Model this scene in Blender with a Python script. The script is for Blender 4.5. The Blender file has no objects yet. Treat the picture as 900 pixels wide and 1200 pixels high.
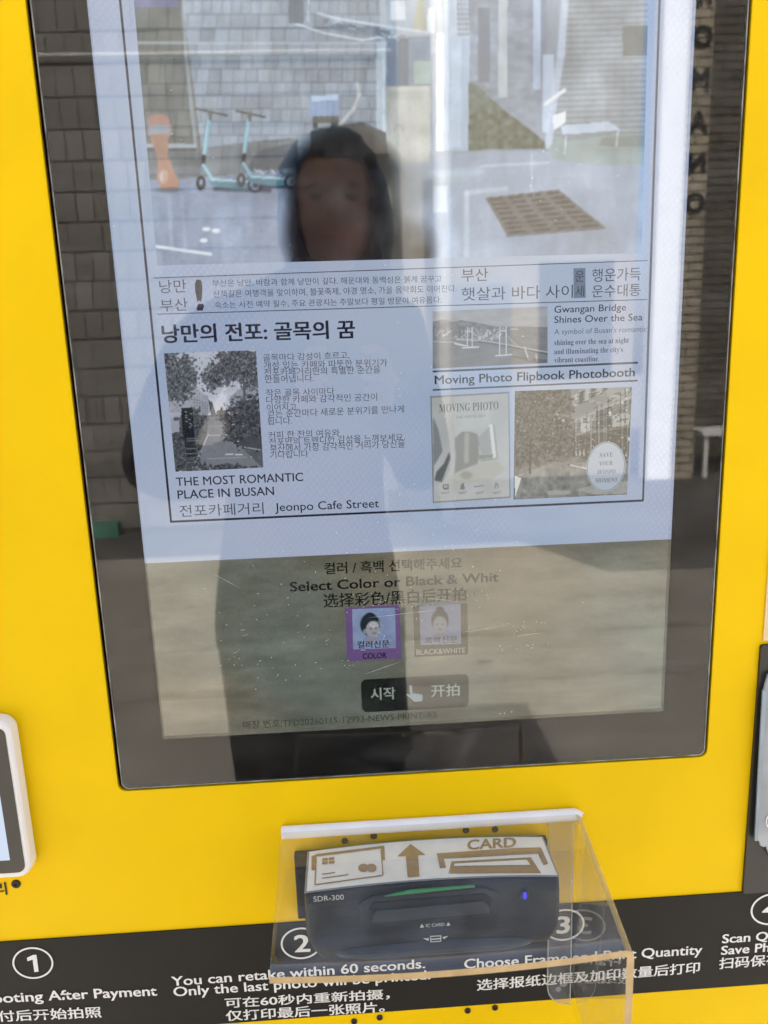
import bpy, bmesh, math, random
import numpy as np
from mathutils import Vector, Matrix
random.seed(7); rng = np.random.RandomState(11)
S = bpy.context.scene
COL = S.collection

# ------------------------------------------------------------------ camera, light, exposure
DZ = -0.08
CAM = Vector((-0.04368, -0.52981, 1.44997 + DZ)); PIT, YAW, ROL, F = 0.204970, -0.044803, 0.034516, 870.18
def cam_axes():
    cp, sp = math.cos(PIT), math.sin(PIT)
    f, d, r = Vector((0, cp, -sp)), Vector((0, -sp, -cp)), Vector((1, 0, 0))
    R = Matrix.Rotation(YAW, 3, 'Z'); f, d, r = R @ f, R @ d, R @ r
    c, s = math.cos(ROL), math.sin(ROL)
    return r*c + d*s, -r*s + d*c, f
CR, CD, CF = cam_axes()
cam = bpy.data.cameras.new('camera'); co = bpy.data.objects.new('camera', cam); COL.objects.link(co)
M = Matrix.Identity(4)
for i in range(3): M[i][0], M[i][1], M[i][2], M[i][3] = CR[i], -CD[i], -CF[i], CAM[i]
co.matrix_world = M
cam.sensor_fit = 'VERTICAL'; cam.sensor_height = 36; cam.sensor_width = 27; cam.lens = F/1200*36
cam.clip_start = 0.01; cam.clip_end = 500
S.camera = co
cam.dof.use_dof = True; cam.dof.focus_distance = .58; cam.dof.aperture_fstop = 8.5
EXPO = 2.0
W = bpy.data.worlds.new('World'); S.world = W; W.use_nodes = True
nt = W.node_tree; nt.nodes.clear()
sky = nt.nodes.new('ShaderNodeTexSky'); sky.sky_type = 'NISHITA'; sky.sun_disc = False
sky.dust_density = 4.0; sky.air_density = .8; sky.ozone_density = .2; sky.sun_elevation = math.radians(52.4); sky.sun_rotation = math.radians(-4)
bg = nt.nodes.new('ShaderNodeBackground'); bg.inputs[1].default_value = 0.15
wo = nt.nodes.new('ShaderNodeOutputWorld'); nt.links.new(sky.outputs[0], bg.inputs[0]); nt.links.new(bg.outputs[0], wo.inputs[0])
sl = bpy.data.lights.new('sun', 'SUN'); sl.energy = 4.6; sl.angle = math.radians(.5); sl.color = (1, .95, .87)
so = bpy.data.objects.new('sun', sl); COL.objects.link(so)
tosun = Vector((-math.sin(math.radians(4))*math.cos(math.radians(52.4)), math.cos(math.radians(4))*math.cos(math.radians(52.4)), math.sin(math.radians(52.4))))
so.rotation_euler = tosun.to_track_quat('Z', 'Y').to_euler()
S.view_settings.view_transform = 'Standard'; S.view_settings.look = 'None'; S.view_settings.exposure = EXPO; S.view_settings.gamma = 1
try:
    S.cycles.max_bounces = 10; S.cycles.transparent_max_bounces = 16
except Exception: pass

def at(u, v, Y=0.0):
    """point of the vertical plane y=Y measured at a place of the 900x1200 photograph"""
    d = CR*((u-450)/F) + CD*((v-600)/F) + CF
    return CAM + d*((Y-CAM.y)/d.y)

# ------------------------------------------------------------------ materials
def lin(c):
    c = np.asarray(c, float)/255.0
    return np.where(c <= .04045, c/12.92, ((c+.055)/1.055)**2.4)
def newmat(name):
    m = bpy.data.materials.new(name); m.use_nodes = True; m.node_tree.nodes.clear()
    return m, m.node_tree.nodes, m.node_tree.links
def pbr(name, col, rough=.5, spec=.5, noise=0, nscale=40, bump=0, bscale=200, metal=0, **kw):
    m, N, L = newmat(name)
    b = N.new('ShaderNodeBsdfPrincipled'); o = N.new('ShaderNodeOutputMaterial'); L.new(b.outputs[0], o.inputs[0])
    b.inputs['Base Color'].default_value = (*col, 1); b.inputs['Roughness'].default_value = rough
    b.inputs['Specular IOR Level'].default_value = spec; b.inputs['Metallic'].default_value = metal
    for k, v in kw.items(): b.inputs[k.replace('_', ' ')].default_value = v
    tc = N.new('ShaderNodeTexCoord')
    if noise:
        n = N.new('ShaderNodeTexNoise'); n.inputs['Scale'].default_value = nscale; n.inputs['Detail'].default_value = 5
        L.new(tc.outputs['Object'], n.inputs['Vector'])
        r = N.new('ShaderNodeMapRange'); r.inputs[1].default_value = .3; r.inputs[2].default_value = .7
        r.inputs[3].default_value = 1-noise; r.inputs[4].default_value = 1+noise; L.new(n.outputs['Fac'], r.inputs[0])
        mx = N.new('ShaderNodeVectorMath'); mx.operation = 'SCALE'; mx.inputs[0].default_value = col
        L.new(r.outputs[0], mx.inputs['Scale']); L.new(mx.outputs[0], b.inputs['Base Color'])
    if bump:
        n2 = N.new('ShaderNodeTexNoise'); n2.inputs['Scale'].default_value = bscale; n2.inputs['Detail'].default_value = 3
        L.new(tc.outputs['Object'], n2.inputs['Vector'])
        bp = N.new('ShaderNodeBump'); bp.inputs['Strength'].default_value = bump; bp.inputs['Distance'].default_value = .002
        L.new(n2.outputs['Fac'], bp.inputs['Height']); L.new(bp.outputs[0], b.inputs['Normal'])
    return m
ES = 1/2**EXPO
LCD_REFL = 1.5
def lcd_close(N, L, emis):
    """emission of the panel under the reflection of its polished front film"""
    g = N.new('ShaderNodeBsdfGlossy'); g.inputs['Roughness'].default_value = .035; g.inputs['Color'].default_value = (1, 1, 1, 1)
    fr = N.new('ShaderNodeFresnel'); fr.inputs[0].default_value = 1.5
    mu = N.new('ShaderNodeMath'); mu.operation = 'MULTIPLY'; mu.inputs[1].default_value = LCD_REFL; L.new(fr.outputs[0], mu.inputs[0])
    mx = N.new('ShaderNodeMixShader'); L.new(mu.outputs[0], mx.inputs[0]); L.new(emis.outputs[0], mx.inputs[1]); L.new(g.outputs[0], mx.inputs[2])
    o = N.new('ShaderNodeOutputMaterial'); L.new(mx.outputs[0], o.inputs[0])
_lc = {}
def lcd(c, w=.03):
    """lit pixels of one flat colour (c = 8 bit colour seen on the screen)"""
    k = (tuple(c), w)
    if k in _lc: return _lc[k]
    m, N, L = newmat('screen_pixels'); e = N.new('ShaderNodeEmission')
    e.inputs[0].default_value = (*np.clip(lin(c)-w, .002, 9), 1); e.inputs[1].default_value = ES
    lcd_close(N, L, e); _lc[k] = m; return m
def lcd_vcol():
    m, N, L = newmat('screen_picture'); e = N.new('ShaderNodeEmission'); a = N.new('ShaderNodeVertexColor'); a.layer_name = 'Col'
    L.new(a.outputs[0], e.inputs[0]); e.inputs[1].default_value = ES; lcd_close(N, L, e); return m
PICM = lcd_vcol()

YELLOW = pbr('yellow_paint', (.87, .562, .0005), .48, .12, noise=.045, nscale=9, bump=.03, bscale=90)
GAP = pbr('gap_shade_black', (.012, .011, .01), .6, .3)
STRIP = pbr('black_vinyl', (.013, .012, .0105), .6, .28, noise=.12, nscale=14, bump=.04, bscale=300)
WHITEV = pbr('white_vinyl', (.8, .79, .76), .5, .3, noise=.04, nscale=300)
BLACKI = pbr('black_ink', (.02, .018, .015), .5, .3)
HOUSING = pbr('black_abs', (.013, .014, .014), .45, .3, noise=.2, nscale=30, bump=.15, bscale=900)
HOUSE2 = pbr('grey_abs', (.030, .034, .037), .42, .35, noise=.12, nscale=60, bump=.1, bscale=900)
LABEL = pbr('label_paper', (.90, .87, .76), .5, .3, noise=.04, nscale=90)
GOLD = pbr('tan_ink', (.38, .25, .10), .5, .3, noise=.12, nscale=200)
SCREW = pbr('dark_screw', (.05, .045, .035), .4, .5, metal=.6)
WPLAST = pbr('white_plastic', (.82, .80, .77), .3, .5, noise=.01, nscale=20)
# ------------------------------------------------------------------ object helpers
def link(name, me, mat=None, parent=None):
    o = bpy.data.objects.new(name, me); COL.objects.link(o)
    if mat is not None:
        for m in (mat if isinstance(mat, (list, tuple)) else [mat]): me.materials.append(m)
    if parent is not None: o.parent = parent
    return o
def tag(o, label=None, cat=None, group=None, kind=None):
    for k, v in (('label', label), ('category', cat), ('group', group), ('kind', kind)):
        if v: o[k] = v
    return o
def thing(name, label, cat, group=None):
    o = bpy.data.objects.new(name, None); COL.objects.link(o); o.empty_display_size = .05
    return tag(o, label, cat, group)
def pyd(name, verts, faces, mat, parent=None, smooth=False):
    me = bpy.data.meshes.new(name); me.from_pydata([tuple(v) for v in verts], [], faces); me.update()
    if smooth: me.polygons.foreach_set('use_smooth', [True]*len(me.polygons))
    return link(name, me, mat, parent)
def bmobj(name, bm, mat, parent=None, smooth=False):
    me = bpy.data.meshes.new(name); bmesh.ops.recalc_face_normals(bm, faces=bm.faces); bm.to_mesh(me); bm.free()
    if smooth: me.polygons.foreach_set('use_smooth', [True]*len(me.polygons))
    return link(name, me, mat, parent)
def box(bm, x0, x1, y0, y1, z0, z1, bev=0):
    vs = [bm.verts.new(p) for p in ((x0,y0,z0),(x1,y0,z0),(x1,y1,z0),(x0,y1,z0),(x0,y0,z1),(x1,y0,z1),(x1,y1,z1),(x0,y1,z1))]
    fs = [bm.faces.new([vs[i] for i in f]) for f in ((0,3,2,1),(4,5,6,7),(0,1,5,4),(1,2,6,5),(2,3,7,6),(3,0,4,7))]
    if bev:
        es = list({e for f in fs for e in f.edges})
        bmesh.ops.bevel(bm, geom=es, offset=bev, segments=2, affect='EDGES', profile=.5)
def boxobj(name, b, mat, parent=None, bev=0):
    bm = bmesh.new(); box(bm, *b, bev=bev); return bmobj(name, bm, mat, parent)
def rrect(x0, x1, z0, z1, r, n=6):
    if r <= 0: return [(x0,z0),(x1,z0),(x1,z1),(x0,z1)]
    P = []
    for cx, cz, a in ((x1-r,z0+r,-90),(x1-r,z1-r,0),(x0+r,z1-r,90),(x0+r,z0+r,180)):
        for i in range(n+1):
            t = math.radians(a+90*i/n); P.append((cx+r*math.cos(t), cz+r*math.sin(t)))
    return P
def ell(cx, cz, rx, rz, n=40): return [(cx+rx*math.cos(2*math.pi*i/n), cz+rz*math.sin(2*math.pi*i/n)) for i in range(n)]
def shape(name, loops, Y, depth, mat, parent=None, bev=0):
    """flat shape with holes in the XZ plane, its front at y=Y, thickness depth behind it"""
    cu = bpy.data.curves.new('tmp', 'CURVE'); cu.dimensions = '2D'; cu.fill_mode = 'BOTH'; cu.extrude = max(depth/2-bev, 0); cu.bevel_depth = bev; cu.offset = -bev
    for lp in loops:
        s = cu.splines.new('POLY'); s.points.add(len(lp)-1); s.use_cyclic_u = True
        for p, (x, z) in zip(s.points, lp): p.co = (x, z, 0, 1)
    ob = bpy.data.objects.new('tmp', cu); me = bpy.data.meshes.new_from_object(ob)
    bpy.data.objects.remove(ob); bpy.data.curves.remove(cu)
    n = len(me.vertices); a = np.empty(n*3); me.vertices.foreach_get('co', a); a = a.reshape(-1, 3)
    b = np.stack([a[:, 0], Y+depth/2-a[:, 2], a[:, 1]], 1); me.vertices.foreach_set('co', b.ravel()); me.update()
    me.materials.clear(); me.name = name
    return link(name, me, mat, parent)
def px_poly(pts, Y): return [(at(u, v, Y).x, at(u, v, Y).z) for u, v in pts]
def serif(s):
    o = ''
    for c in s:
        if 'A' <= c <= 'Z': o += chr(0x1D400+ord(c)-65)
        elif 'a' <= c <= 'z': o += chr(0x1D41A+ord(c)-97)
        else: o += c
    return o
def text_mesh(s, bold=0, space=1.0):
    cu = bpy.data.curves.new('tmp', 'FONT'); cu.body = s; cu.size = 1; cu.space_character = space
    cu.resolution_u = 3; cu.fill_mode = 'BOTH'
    ob = bpy.data.objects.new('tmp', cu); COL.objects.link(ob)
    me = bpy.data.meshes.new_from_object(ob)
    bpy.data.objects.remove(ob); bpy.data.curves.remove(cu); me.materials.clear()
    n = len(me.vertices); a = np.empty(n*3); me.vertices.foreach_get('co', a); a = a.reshape(-1, 3)
    if bold and n:
        d = bold; lt = np.empty(len(me.loops), np.int32); me.loops.foreach_get('vertex_index', lt)
        ls = np.empty(len(me.polygons), np.int32); me.polygons.foreach_get('loop_start', ls); offs = [(-d, -d*.5), (d, d*.5), (-d*.4, d*.6), (d*.5, -d*.5), (0, 0)]
        A = np.concatenate([a+np.array((x, y, i*.00002)) for i, (x, y) in enumerate(offs)]); k = len(offs)
        m2 = bpy.data.meshes.new('lettering'); m2.vertices.add(len(A)); m2.vertices.foreach_set('co', A.ravel())
        m2.loops.add(len(lt)*k); m2.loops.foreach_set('vertex_index', np.concatenate([lt+i*n for i in range(k)]).astype(np.int32))
        m2.polygons.add(len(ls)*k); m2.polygons.foreach_set('loop_start', np.concatenate([ls+i*len(lt) for i in range(k)]).astype(np.int32)); m2.update(calc_edges=True)
        bpy.data.meshes.remove(me); return m2, A
    return me, a
CAP = .727
def T(s, L, R, h, mat, parent, Y, bold=0, cap=False, name='lettering', space=1.0, label=None):
    """printed line from photo point L to R (bottom of the ink, or the baseline when cap) and h photo pixels tall"""
    me, a = text_mesh(s, bold, space)
    if len(a) == 0: return None
    A, B = at(*L, Y), at(*R, Y)
    um, vm = (L[0]+R[0])/2, (L[1]+R[1])/2
    H = (at(um, vm-h, Y)-at(um, vm, Y)).z
    x0, x1 = a[:, 0].min(), a[:, 0].max(); y0 = 0 if cap else a[:, 1].min(); y1 = CAP if cap else a[:, 1].max()
    t = (a[:, 0]-x0)/(x1-x0); w = (a[:, 1]-y0)/(y1-y0)
    X = A.x+(B.x-A.x)*t; Z = A.z+(B.z-A.z)*t+H*w
    b = np.stack([X, Y-a[:, 2], Z], 1); me.vertices.foreach_set('co', b.ravel()); me.update(); me.name = name
    o = link(name, me, mat, parent)
    if label: o['label'] = label
    return o
def bar(name, A, B, wpx, Y, mat, parent):
    """straight printed rule between two photo points"""
    a, b = at(*A, Y), at(*B, Y); d = Vector((b.x-a.x, 0, b.z-a.z)); n = Vector((-d.z, 0, d.x)).normalized()
    s = (at(A[0]+wpx, A[1], Y)-a).length/2
    return pyd(name, [a-n*s, b-n*s, b+n*s, a+n*s], [(0,1,2,3)], mat, parent)

# ------------------------------------------------------------------ the street the glass looks onto
def gmat():
    m, N, L = newmat('pale_concrete')
    b = N.new('ShaderNodeBsdfPrincipled'); o = N.new('ShaderNodeOutputMaterial'); L.new(b.outputs[0], o.inputs[0]); b.inputs['Roughness'].default_value = .85
    tc = N.new('ShaderNodeTexCoord')
    n = N.new('ShaderNodeTexNoise'); n.inputs['Scale'].default_value = 1.4; n.inputs['Detail'].default_value = 8; n.inputs['Roughness'].default_value = .62
    L.new(tc.outputs['Object'], n.inputs['Vector'])
    r = N.new('ShaderNodeValToRGB'); r.color_ramp.elements[0].position = .3; r.color_ramp.elements[0].color = (.19, .172, .14, 1)
    r.color_ramp.elements[1].position = .72; r.color_ramp.elements[1].color = (.34, .315, .26, 1)
    L.new(n.outputs['Fac'], r.inputs[0]); L.new(r.outputs[0], b.inputs['Base Color'])
    n2 = N.new('ShaderNodeTexNoise'); n2.inputs['Scale'].default_value = 60; L.new(tc.outputs['Object'], n2.inputs['Vector'])
    bp = N.new('ShaderNodeBump'); bp.inputs['Strength'].default_value = .4; bp.inputs['Distance'].default_value = .01; L.new(n2.outputs['Fac'], bp.inputs['Height']); L.new(bp.outputs[0], b.inputs['Normal'])
    return m
g = pyd('pavement', [(-40,-40,0),(40,-40,0),(40,40,0),(-40,40,0)], [(0,1,2,3)], gmat()); tag(g, kind='structure')
# joint lines in the paving
bm = bmesh.new()
for k in range(12):
    cx_, cy_ = random.uniform(-2.2, 2.4), random.uniform(-3.6, -1.9); n_ = 9; rr_ = random.uniform(.015, .045)
    bm.faces.new([bm.verts.new((cx_+rr_*random.uniform(.7, 1.6)*math.cos(6.283*i/n_), cy_+rr_*random.uniform(.5, 1)*math.sin(6.283*i/n_), .003)) for i in range(n_)])
st_ = bmobj('pavement_stains', bm, pbr('stain', (.15, .135, .11), .8, .3, noise=.3, nscale=9)); tag(st_, kind='stuff')
bm = bmesh.new()
for y in (-2.42, -2.95): box(bm, -6, 6, y-.03, y+.03, .002, .006)
j = bmobj('paving_joint', bm, pbr('tar_joint', (.23, .21, .175), .8, .3, noise=.2, nscale=8)); tag(j, kind='structure')

shade_gnd = pyd('shade_lane', [(-9,-8,.004),(9,-8,.004),(9,-3.72,.004),(1.55,-3.9,.004),(1.2,-4.75,.004),(-9,-4.85,.004)], [(0,1,2,3,4,5)], pbr('shade_asphalt', (.075, .07, .062), .85, .3, noise=.35, nscale=1.6, bump=.4, bscale=50)); tag(shade_gnd, kind='structure')  # dark sheet: building shade on the far ground put into asphalt colour
TILE = pbr('stone_tile', (.165, .152, .13), .5, .5, noise=.3, nscale=2.5, bump=.3, bscale=30)
TILE2 = pbr('stone_tile_light', (.205, .19, .168), .5, .5, noise=.25, nscale=3, bump=.3, bscale=30)
GROUT = pbr('dark_grout', (.06, .055, .047), .9, .2)
WY = -5.6
tw = thing('tiled_wall', 'wall faced with upright brown stone tiles, mirrored in the left of the glass', 'wall')
boxobj('wall_core', (-6.5, .45, WY-.35, WY, 0, 6), GROUT, tw)
tm = []
for k, m in enumerate((TILE, TILE2, TILE)):
    bm = bmesh.new(); wd = (.128, .124, .258)[k]; box(bm, -wd/2, wd/2, 0, .014+.003*k, .006, .212); me = bpy.data.meshes.new('tile'); bmesh.ops.recalc_face_normals(bm, faces=bm.faces); bm.to_mesh(me); bm.free(); me.materials.append(m); tm.append(me)
nt_, rest = 0, bmesh.new()
for r_ in range(27):
    z = .05+.219*r_; x = -6.45+(.07 if r_ % 2 else 0)+.03*(r_ % 3)
    while x < .25:
        wide = random.random() < .13; k = 2 if wide else random.choice((0, 0, 1)); wd = .264 if wide else .135
        if -2.85 < x < -1.3 and .5 < z < 4.4 and nt_ < 299:
            o = bpy.data.objects.new('tile', tm[k]); COL.objects.link(o); o.parent = tw; o.location = (x+wd/2, WY, z); o.rotation_euler.y = random.uniform(-.008, .008); nt_ += 1
        else: box(rest, x+.003, x+wd-.004, WY, WY+.013, z+.006, z+.212)
        x += wd
ro = bmobj('tile_courses', rest, TILE, tw); ro['kind'] = 'stuff'
def tube(bm, P, r, n=10):
    rings = []
    for i, p in enumerate(P):
        p = Vector(p); d = (Vector(P[min(i+1, len(P)-1)])-Vector(P[max(i-1, 0)])).normalized()
        a = d.orthogonal().normalized(); b_ = d.cross(a)
        rings.append([bm.verts.new(p+(a*math.cos(2*math.pi*k/n)+b_*math.sin(2*math.pi*k/n))*r) for k in range(n)])
    for i in range(len(rings)-1):
        best = min(range(n), key=lambda s: (rings[i][0].co-rings[i+1][s].co).length)
        for k in range(n): bm.faces.new((rings[i][k], rings[i][(k+1) % n], rings[i+1][(k+1+best) % n], rings[i+1][(k+best) % n]))
    bm.faces.new(rings[0]); bm.faces.new(rings[-1][::-1])
WPAINT = pbr('white_paint', (.78, .77, .74), .45, .5, noise=.05, nscale=6)
bm = bmesh.new(); tube(bm, [(-6.3, WY+.05, 3.62), (.4, WY+.05, 3.60)], .010)
c_ = bmobj('cable_conduit', bm, WPAINT, None, True); tag(c_, 'thin white conduit running level across the brown tiled wall', 'conduit')
bm = bmesh.new(); tube(bm, [(.76, WY+.1, 0), (.76, WY+.1, 5.8)], .07, 14)
c_ = bmobj('downpipe', bm, WPAINT, None, True); tag(c_, 'white rain pipe standing at the end of the tiled wall', 'pipe')
# pale house to the right
hs = thing('rendered_house', 'pale beige house with a plain door behind the photographer', 'house')
PLAS = pbr('beige_plaster', (.36, .33, .28), .8, .3, noise=.12, nscale=1.5)
boxobj('wall', (.5, 3.1, -8.2, -7.6, 0, 5.6), PLAS, hs); boxobj('door', (.9, 1.75, -7.6, -7.56, 0, 2.1), pbr('grey_door', (.2, .22, .24), .5, .5, noise=.05), hs)
boxobj('kerb', (-6.5, -1.95, WY+.01, WY+.12, 0, .12), pbr('green_mat', (.05, .22, .15), .6, .4, noise=.3, nscale=5), tw)
for x in (2.05,): boxobj('window', (x, x+.8, -7.6, -7.57, 1.1, 2.3), pbr('dark_window', (.04, .05, .06), .15, .6), hs)
# brick wall and pillar
BRICK = pbr('tan_brick', (.42, .37, .28), .8, .3, noise=.25, nscale=4, bump=.3, bscale=60)
BRICK_SHADE = pbr('shaded_brick', (.12, .105, .08), .8, .3, noise=.25, nscale=4, bump=.3, bscale=60)  # same bricks darkened in colour for the recessed wall's shade
def bricks(name, parent, x0, x1, Y, z0, z1, h=.085, w=.26, mat=None):
    bm = bmesh.new(); z = z0; r = 0
    while z < z1:
        x = x0-(w/2 if r % 2 else 0)
        while x < x1:
            a, b_ = max(x, x0), min(x+w-.012, x1)
            if b_-a > .02: box(bm, a, b_, Y, Y+.012+random.uniform(0, .006), z, min(z+h-.014, z1))
            x += w
        z += h; r += 1
    o = bmobj(name, bm, mat or BRICK, parent); o['kind'] = 'stuff'; return o
bw = thing('brick_wall', 'tan brick wall behind the bench, mirrored at the right of the glass', 'wall')
boxobj('wall_core', (3.6, 8, -8.1, -7.75, 0, 5.5), GROUT, bw); bricks('brick_courses', bw, 3.62, 6.2, -7.75, 0, 5.4, mat=BRICK_SHADE)
bp_ = thing('brick_pillar', 'tan brick pillar with dark upright lettering beside a white post', 'pillar')
boxobj('pillar_core', (3.36, 3.60, -7.7, -7.15, 0, 5.5), GROUT, bp_); bricks('brick_courses', bp_, 3.36, 3.60, -7.15, 0, 5.4, w=.22)
for i, ch in enumerate('ROMANO'):
    me, a = text_mesh(ch, .05); s = .25; zz = 4.62-.37*i
    cx_, cy_ = (a[:, 0].min()+a[:, 0].max())/2, (a[:, 1].min()+a[:, 1].max())/2
    b = np.stack([3.485-(a[:, 0]-cx_)*s*1.0, -7.115+a[:, 2]*50, zz+(a[:, 1]-cy_)*s], 1)
    me.vertices.foreach_set('co', b.ravel()); me.update(); link('lettering', me, BLACKI, bp_)
bm = bmesh.new(); box(bm, 3.08, 3.33, -7.3, -7.05, 0, 5.6, .02)
c_ = bmobj('white_post', bm, WPAINT, None); tag(c_, 'square white post standing beside the brick pillar', 'post')
bn = thing('bench', 'low backless bench with white top in front of the brick wall', 'bench')
boxobj('seat', (3.66, 4.7, -7.45, -7.05, .45, .51), WPAINT, bn, .006)
for x in (3.72, 4.63):
    for y in (-7.4, -7.1): boxobj('leg', (x-.02, x+.02, y-.02, y+.02, 0, .45), WPAINT, bn)

# ------------------------------------------------------------------ kiosk cabinet
GX0, GX1, GZ0, GZ1 = -.23, .23, 1.05, 1.82
kiosk = thing('photo_kiosk', 'bright yellow photo booth cabinet with numbered black instruction strip', 'kiosk')
KX0, KX1, KH = -.47, .47, 2.85  # unseen height stretched so the cabinet shades the mirrored face
shape('front_panel', [[(KX0, .06), (KX1, .06), (KX1, KH), (KX0, KH)], rrect(GX0-.0032, GX1+.0026, GZ0-.0022, GZ1+.002, .006)], 0, .003, YELLOW, kiosk, bev=.0005)
bm = bmesh.new(); box(bm, KX0, KX1, .03, .55, 0, KH)
bmobj('cabinet_body', bm, YELLOW, kiosk)
strip_top = at(435, 1073.7).z; strip_bot = at(820, 1157.5).z
strip = boxobj('instruction_strip', (KX0, KX1, -.0012, -.0002, strip_bot, strip_top), STRIP, kiosk)
YS = -.0017
def ring(cu, cv, rx, ry, th, Y, mat, parent, name='number_ring'):
    c = at(cu, cv, Y); ex = (at(cu+rx, cv, Y)-at(cu-rx, cv, Y)).length/2; ez = (at(cu, cv-ry, Y)-at(cu, cv+ry, Y)).length/2; t = ex*th/rx
    return shape(name, [ell(c.x, c.z, ex, ez, 56), ell(c.x, c.z, ex-t, ez-t, 56)], Y, .0002, mat, parent)
for n_, c in (('1', (38.5, 1128.7)), ('2', (353, 1105.6)), ('3', (661, 1084)), ('4', (904, 1065.5))):
    ring(c[0], c[1], 24, 18.4, 2.1, YS, WHITEV, strip)
    wl = {'1': (31, 45.5), '2': (345.3, 364), '3': (652, 668), '4': (892.5, 913)}[n_]
    if n_ == '1': shape('step_number', [px_poly([(31.5, 1122.6), (38.5, 1119.2), (42.6, 1119), (45.2, 1138.6), (40.2, 1139.2), (38.2, 1124.6), (32.2, 1126.4)], YS)], YS, .0002, WHITEV, strip); continue
    T(n_, (wl[0], c[1]+10.4), (wl[1], c[1]+9.6), 20.3, WHITEV, strip, YS, bold=.028, name='step_number')
for s, Lp, Rp, h, b, cap in (
    ('After Payment', (57, 1172.3), (184.5, 1166.4), 11.6, .022, True),
    ('Shooting', (-31, 1176.6), (51.3, 1172.6), 11.6, .022, True),
    ('支付后开始拍照', (-22, 1198.6), (119.5, 1192.3), 13.2, .02, False),
    ('You can retake within 60 seconds.', (201.5, 1155.4), (498.4, 1134.2), 11.3, .018, True),
    ('Only the last photo will be printed.', (203.6, 1167.6), (504.6, 1147.2), 11.3, .018, True),
    ('可在60秒内重新拍摄，', (264, 1181.8), (457, 1171), 12.4, .02, False),
    ('仅打印最后一张照片。', (265, 1196.8), (451, 1186), 12.6, .02, False),
    ('Choose Frame and Print Quantity', (544, 1135), (822.8, 1118), 11.4, .018, True),
    ('选择报纸边框及加印数量后打印', (558.9, 1161.2), (819.8, 1140), 13.2, .02, False),
    ('Scan QR', (846, 1105.3), (912, 1101), 10.6, .022, True),
    ('Save Photo', (844.7, 1118.9), (929, 1113), 10.6, .022, True),
    ('扫码保存照片', (842.3, 1136), (950, 1128), 13.5, .02, False)):
    T(s, Lp, Rp, h, WHITEV, strip, YS, bold=b, cap=cap)
T('리', (-5, 1049.5), (9, 1048.5), 15, BLACKI, kiosk, -.0005, bold=.02)
def disc(name, c, r, y0, y1, mat, parent, n=18, dimple=True):
    bm = bmesh.new(); R = []
    prof = [(r, y0), (r, y1+.0004), (r*.8, y1), (r*.35, y1)] + ([(r*.3, y1+.0007)] if dimple else [])
    for rr, y in prof: R.append([bm.verts.new((c.x+rr*math.cos(2*math.pi*k/n), y, c.z+rr*math.sin(2*math.pi*k/n))) for k in range(n)])
    for i in range(len(R)-1):
        for k in range(n): bm.faces.new((R[i][k], R[i][(k+1) % n], R[i+1][(k+1) % n], R[i+1][k]))
    bm.faces.new(R[-1]); return bmobj(name, bm, mat, parent)
for u, v in ((404, 985), (438, 979.5), (546, 972.5), (580, 971.5), (415, 1196.5), (445, 1192), (548, 1184), (580, 1180.5), (19, 1035.5)):
    disc('panel_screw', at(u, v), .0027 if u > 30 else .0036, 0, -.0012, SCREW if u > 30 else BLACKI, kiosk)

# ------------------------------------------------------------------ the display
YG = -.0006          # front of the pane
def glassmat():
    m, N, L = newmat('cover_glass')
    g = N.new('ShaderNodeBsdfGlossy'); g.inputs['Roughness'].default_value = .0; g.inputs['Color'].default_value = (1, 1, 1, 1)
    t = N.new('ShaderNodeBsdfTransparent'); t.inputs[0].default_value = (.97, .985, .98, 1)
    fr = N.new('ShaderNodeFresnel'); fr.inputs[0].default_value = 1.52
    mu = N.new('ShaderNodeMath'); mu.operation = 'MULTIPLY'; mu.inputs[1].default_value = 1.15; L.new(fr.outputs[0], mu.inputs[0])
    tc = N.new('ShaderNodeTexCoord'); n = N.new('ShaderNodeTexNoise'); n.inputs['Scale'].default_value = 5; n.inputs['Detail'].default_value = 1
    L.new(tc.outputs['Object'], n.inputs['Vector'])
    bp = N.new('ShaderNodeBump'); bp.inputs['Strength'].default_value = .05; bp.inputs['Distance'].default_value = .003
    L.new(n.outputs['Fac'], bp.inputs['Height']); L.new(bp.outputs[0], g.inputs['Normal'])
    mx = N.new('ShaderNodeMixShader'); L.new(mu.outputs[0], mx.inputs[0]); L.new(t.outputs[0], mx.inputs[1]); L.new(g.outputs[0], mx.inputs[2])
    # grease film: a weak wide lobe that dulls the view a little where hands touched
    d = N.new('ShaderNodeBsdfDiffuse'); d.inputs[0].default_value = (.8, .8, .78, 1)
    n2 = N.new('ShaderNodeTexNoise'); n2.inputs['Scale'].default_value = 14; n2.inputs['Detail'].default_value = 6; n2.inputs['Distortion'].default_value = .6
    mp = N.new('ShaderNodeMapping'); mp.inputs['Scale'].default_value = (1, 1, 3.5); L.new(tc.outputs['Object'], mp.inputs[0]); L.new(mp.outputs[0], n2.inputs['Vector'])
    r = N.new('ShaderNodeMapRange'); r.inputs[1].default_value = .45; r.inputs[2].default_value = .8; r.inputs[3].default_value = .006; r.inputs[4].default_value = .04; L.new(n2.outputs['Fac'], r.inputs[0])
    m2 = N.new('ShaderNodeMixShader'); L.new(r.outputs[0], m2.inputs[0]); L.new(mx.outputs[0], m2.inputs[1]); L.new(d.outputs[0], m2.inputs[2])
    o = N.new('ShaderNodeOutputMaterial'); L.new(m2.outputs[0], o.inputs[0]); return m
def clearmat(name, tint):
    m, N, L = newmat(name); t = N.new('ShaderNodeBsdfTransparent'); t.inputs[0].default_value = (*tint, 1)
    o = N.new('ShaderNodeOutputMaterial'); L.new(t.outputs[0], o.inputs[0]); return m
disp = thing('display_screen', 'tall glass-fronted display lit with a pale newspaper page above a parchment menu', 'display')
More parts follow.
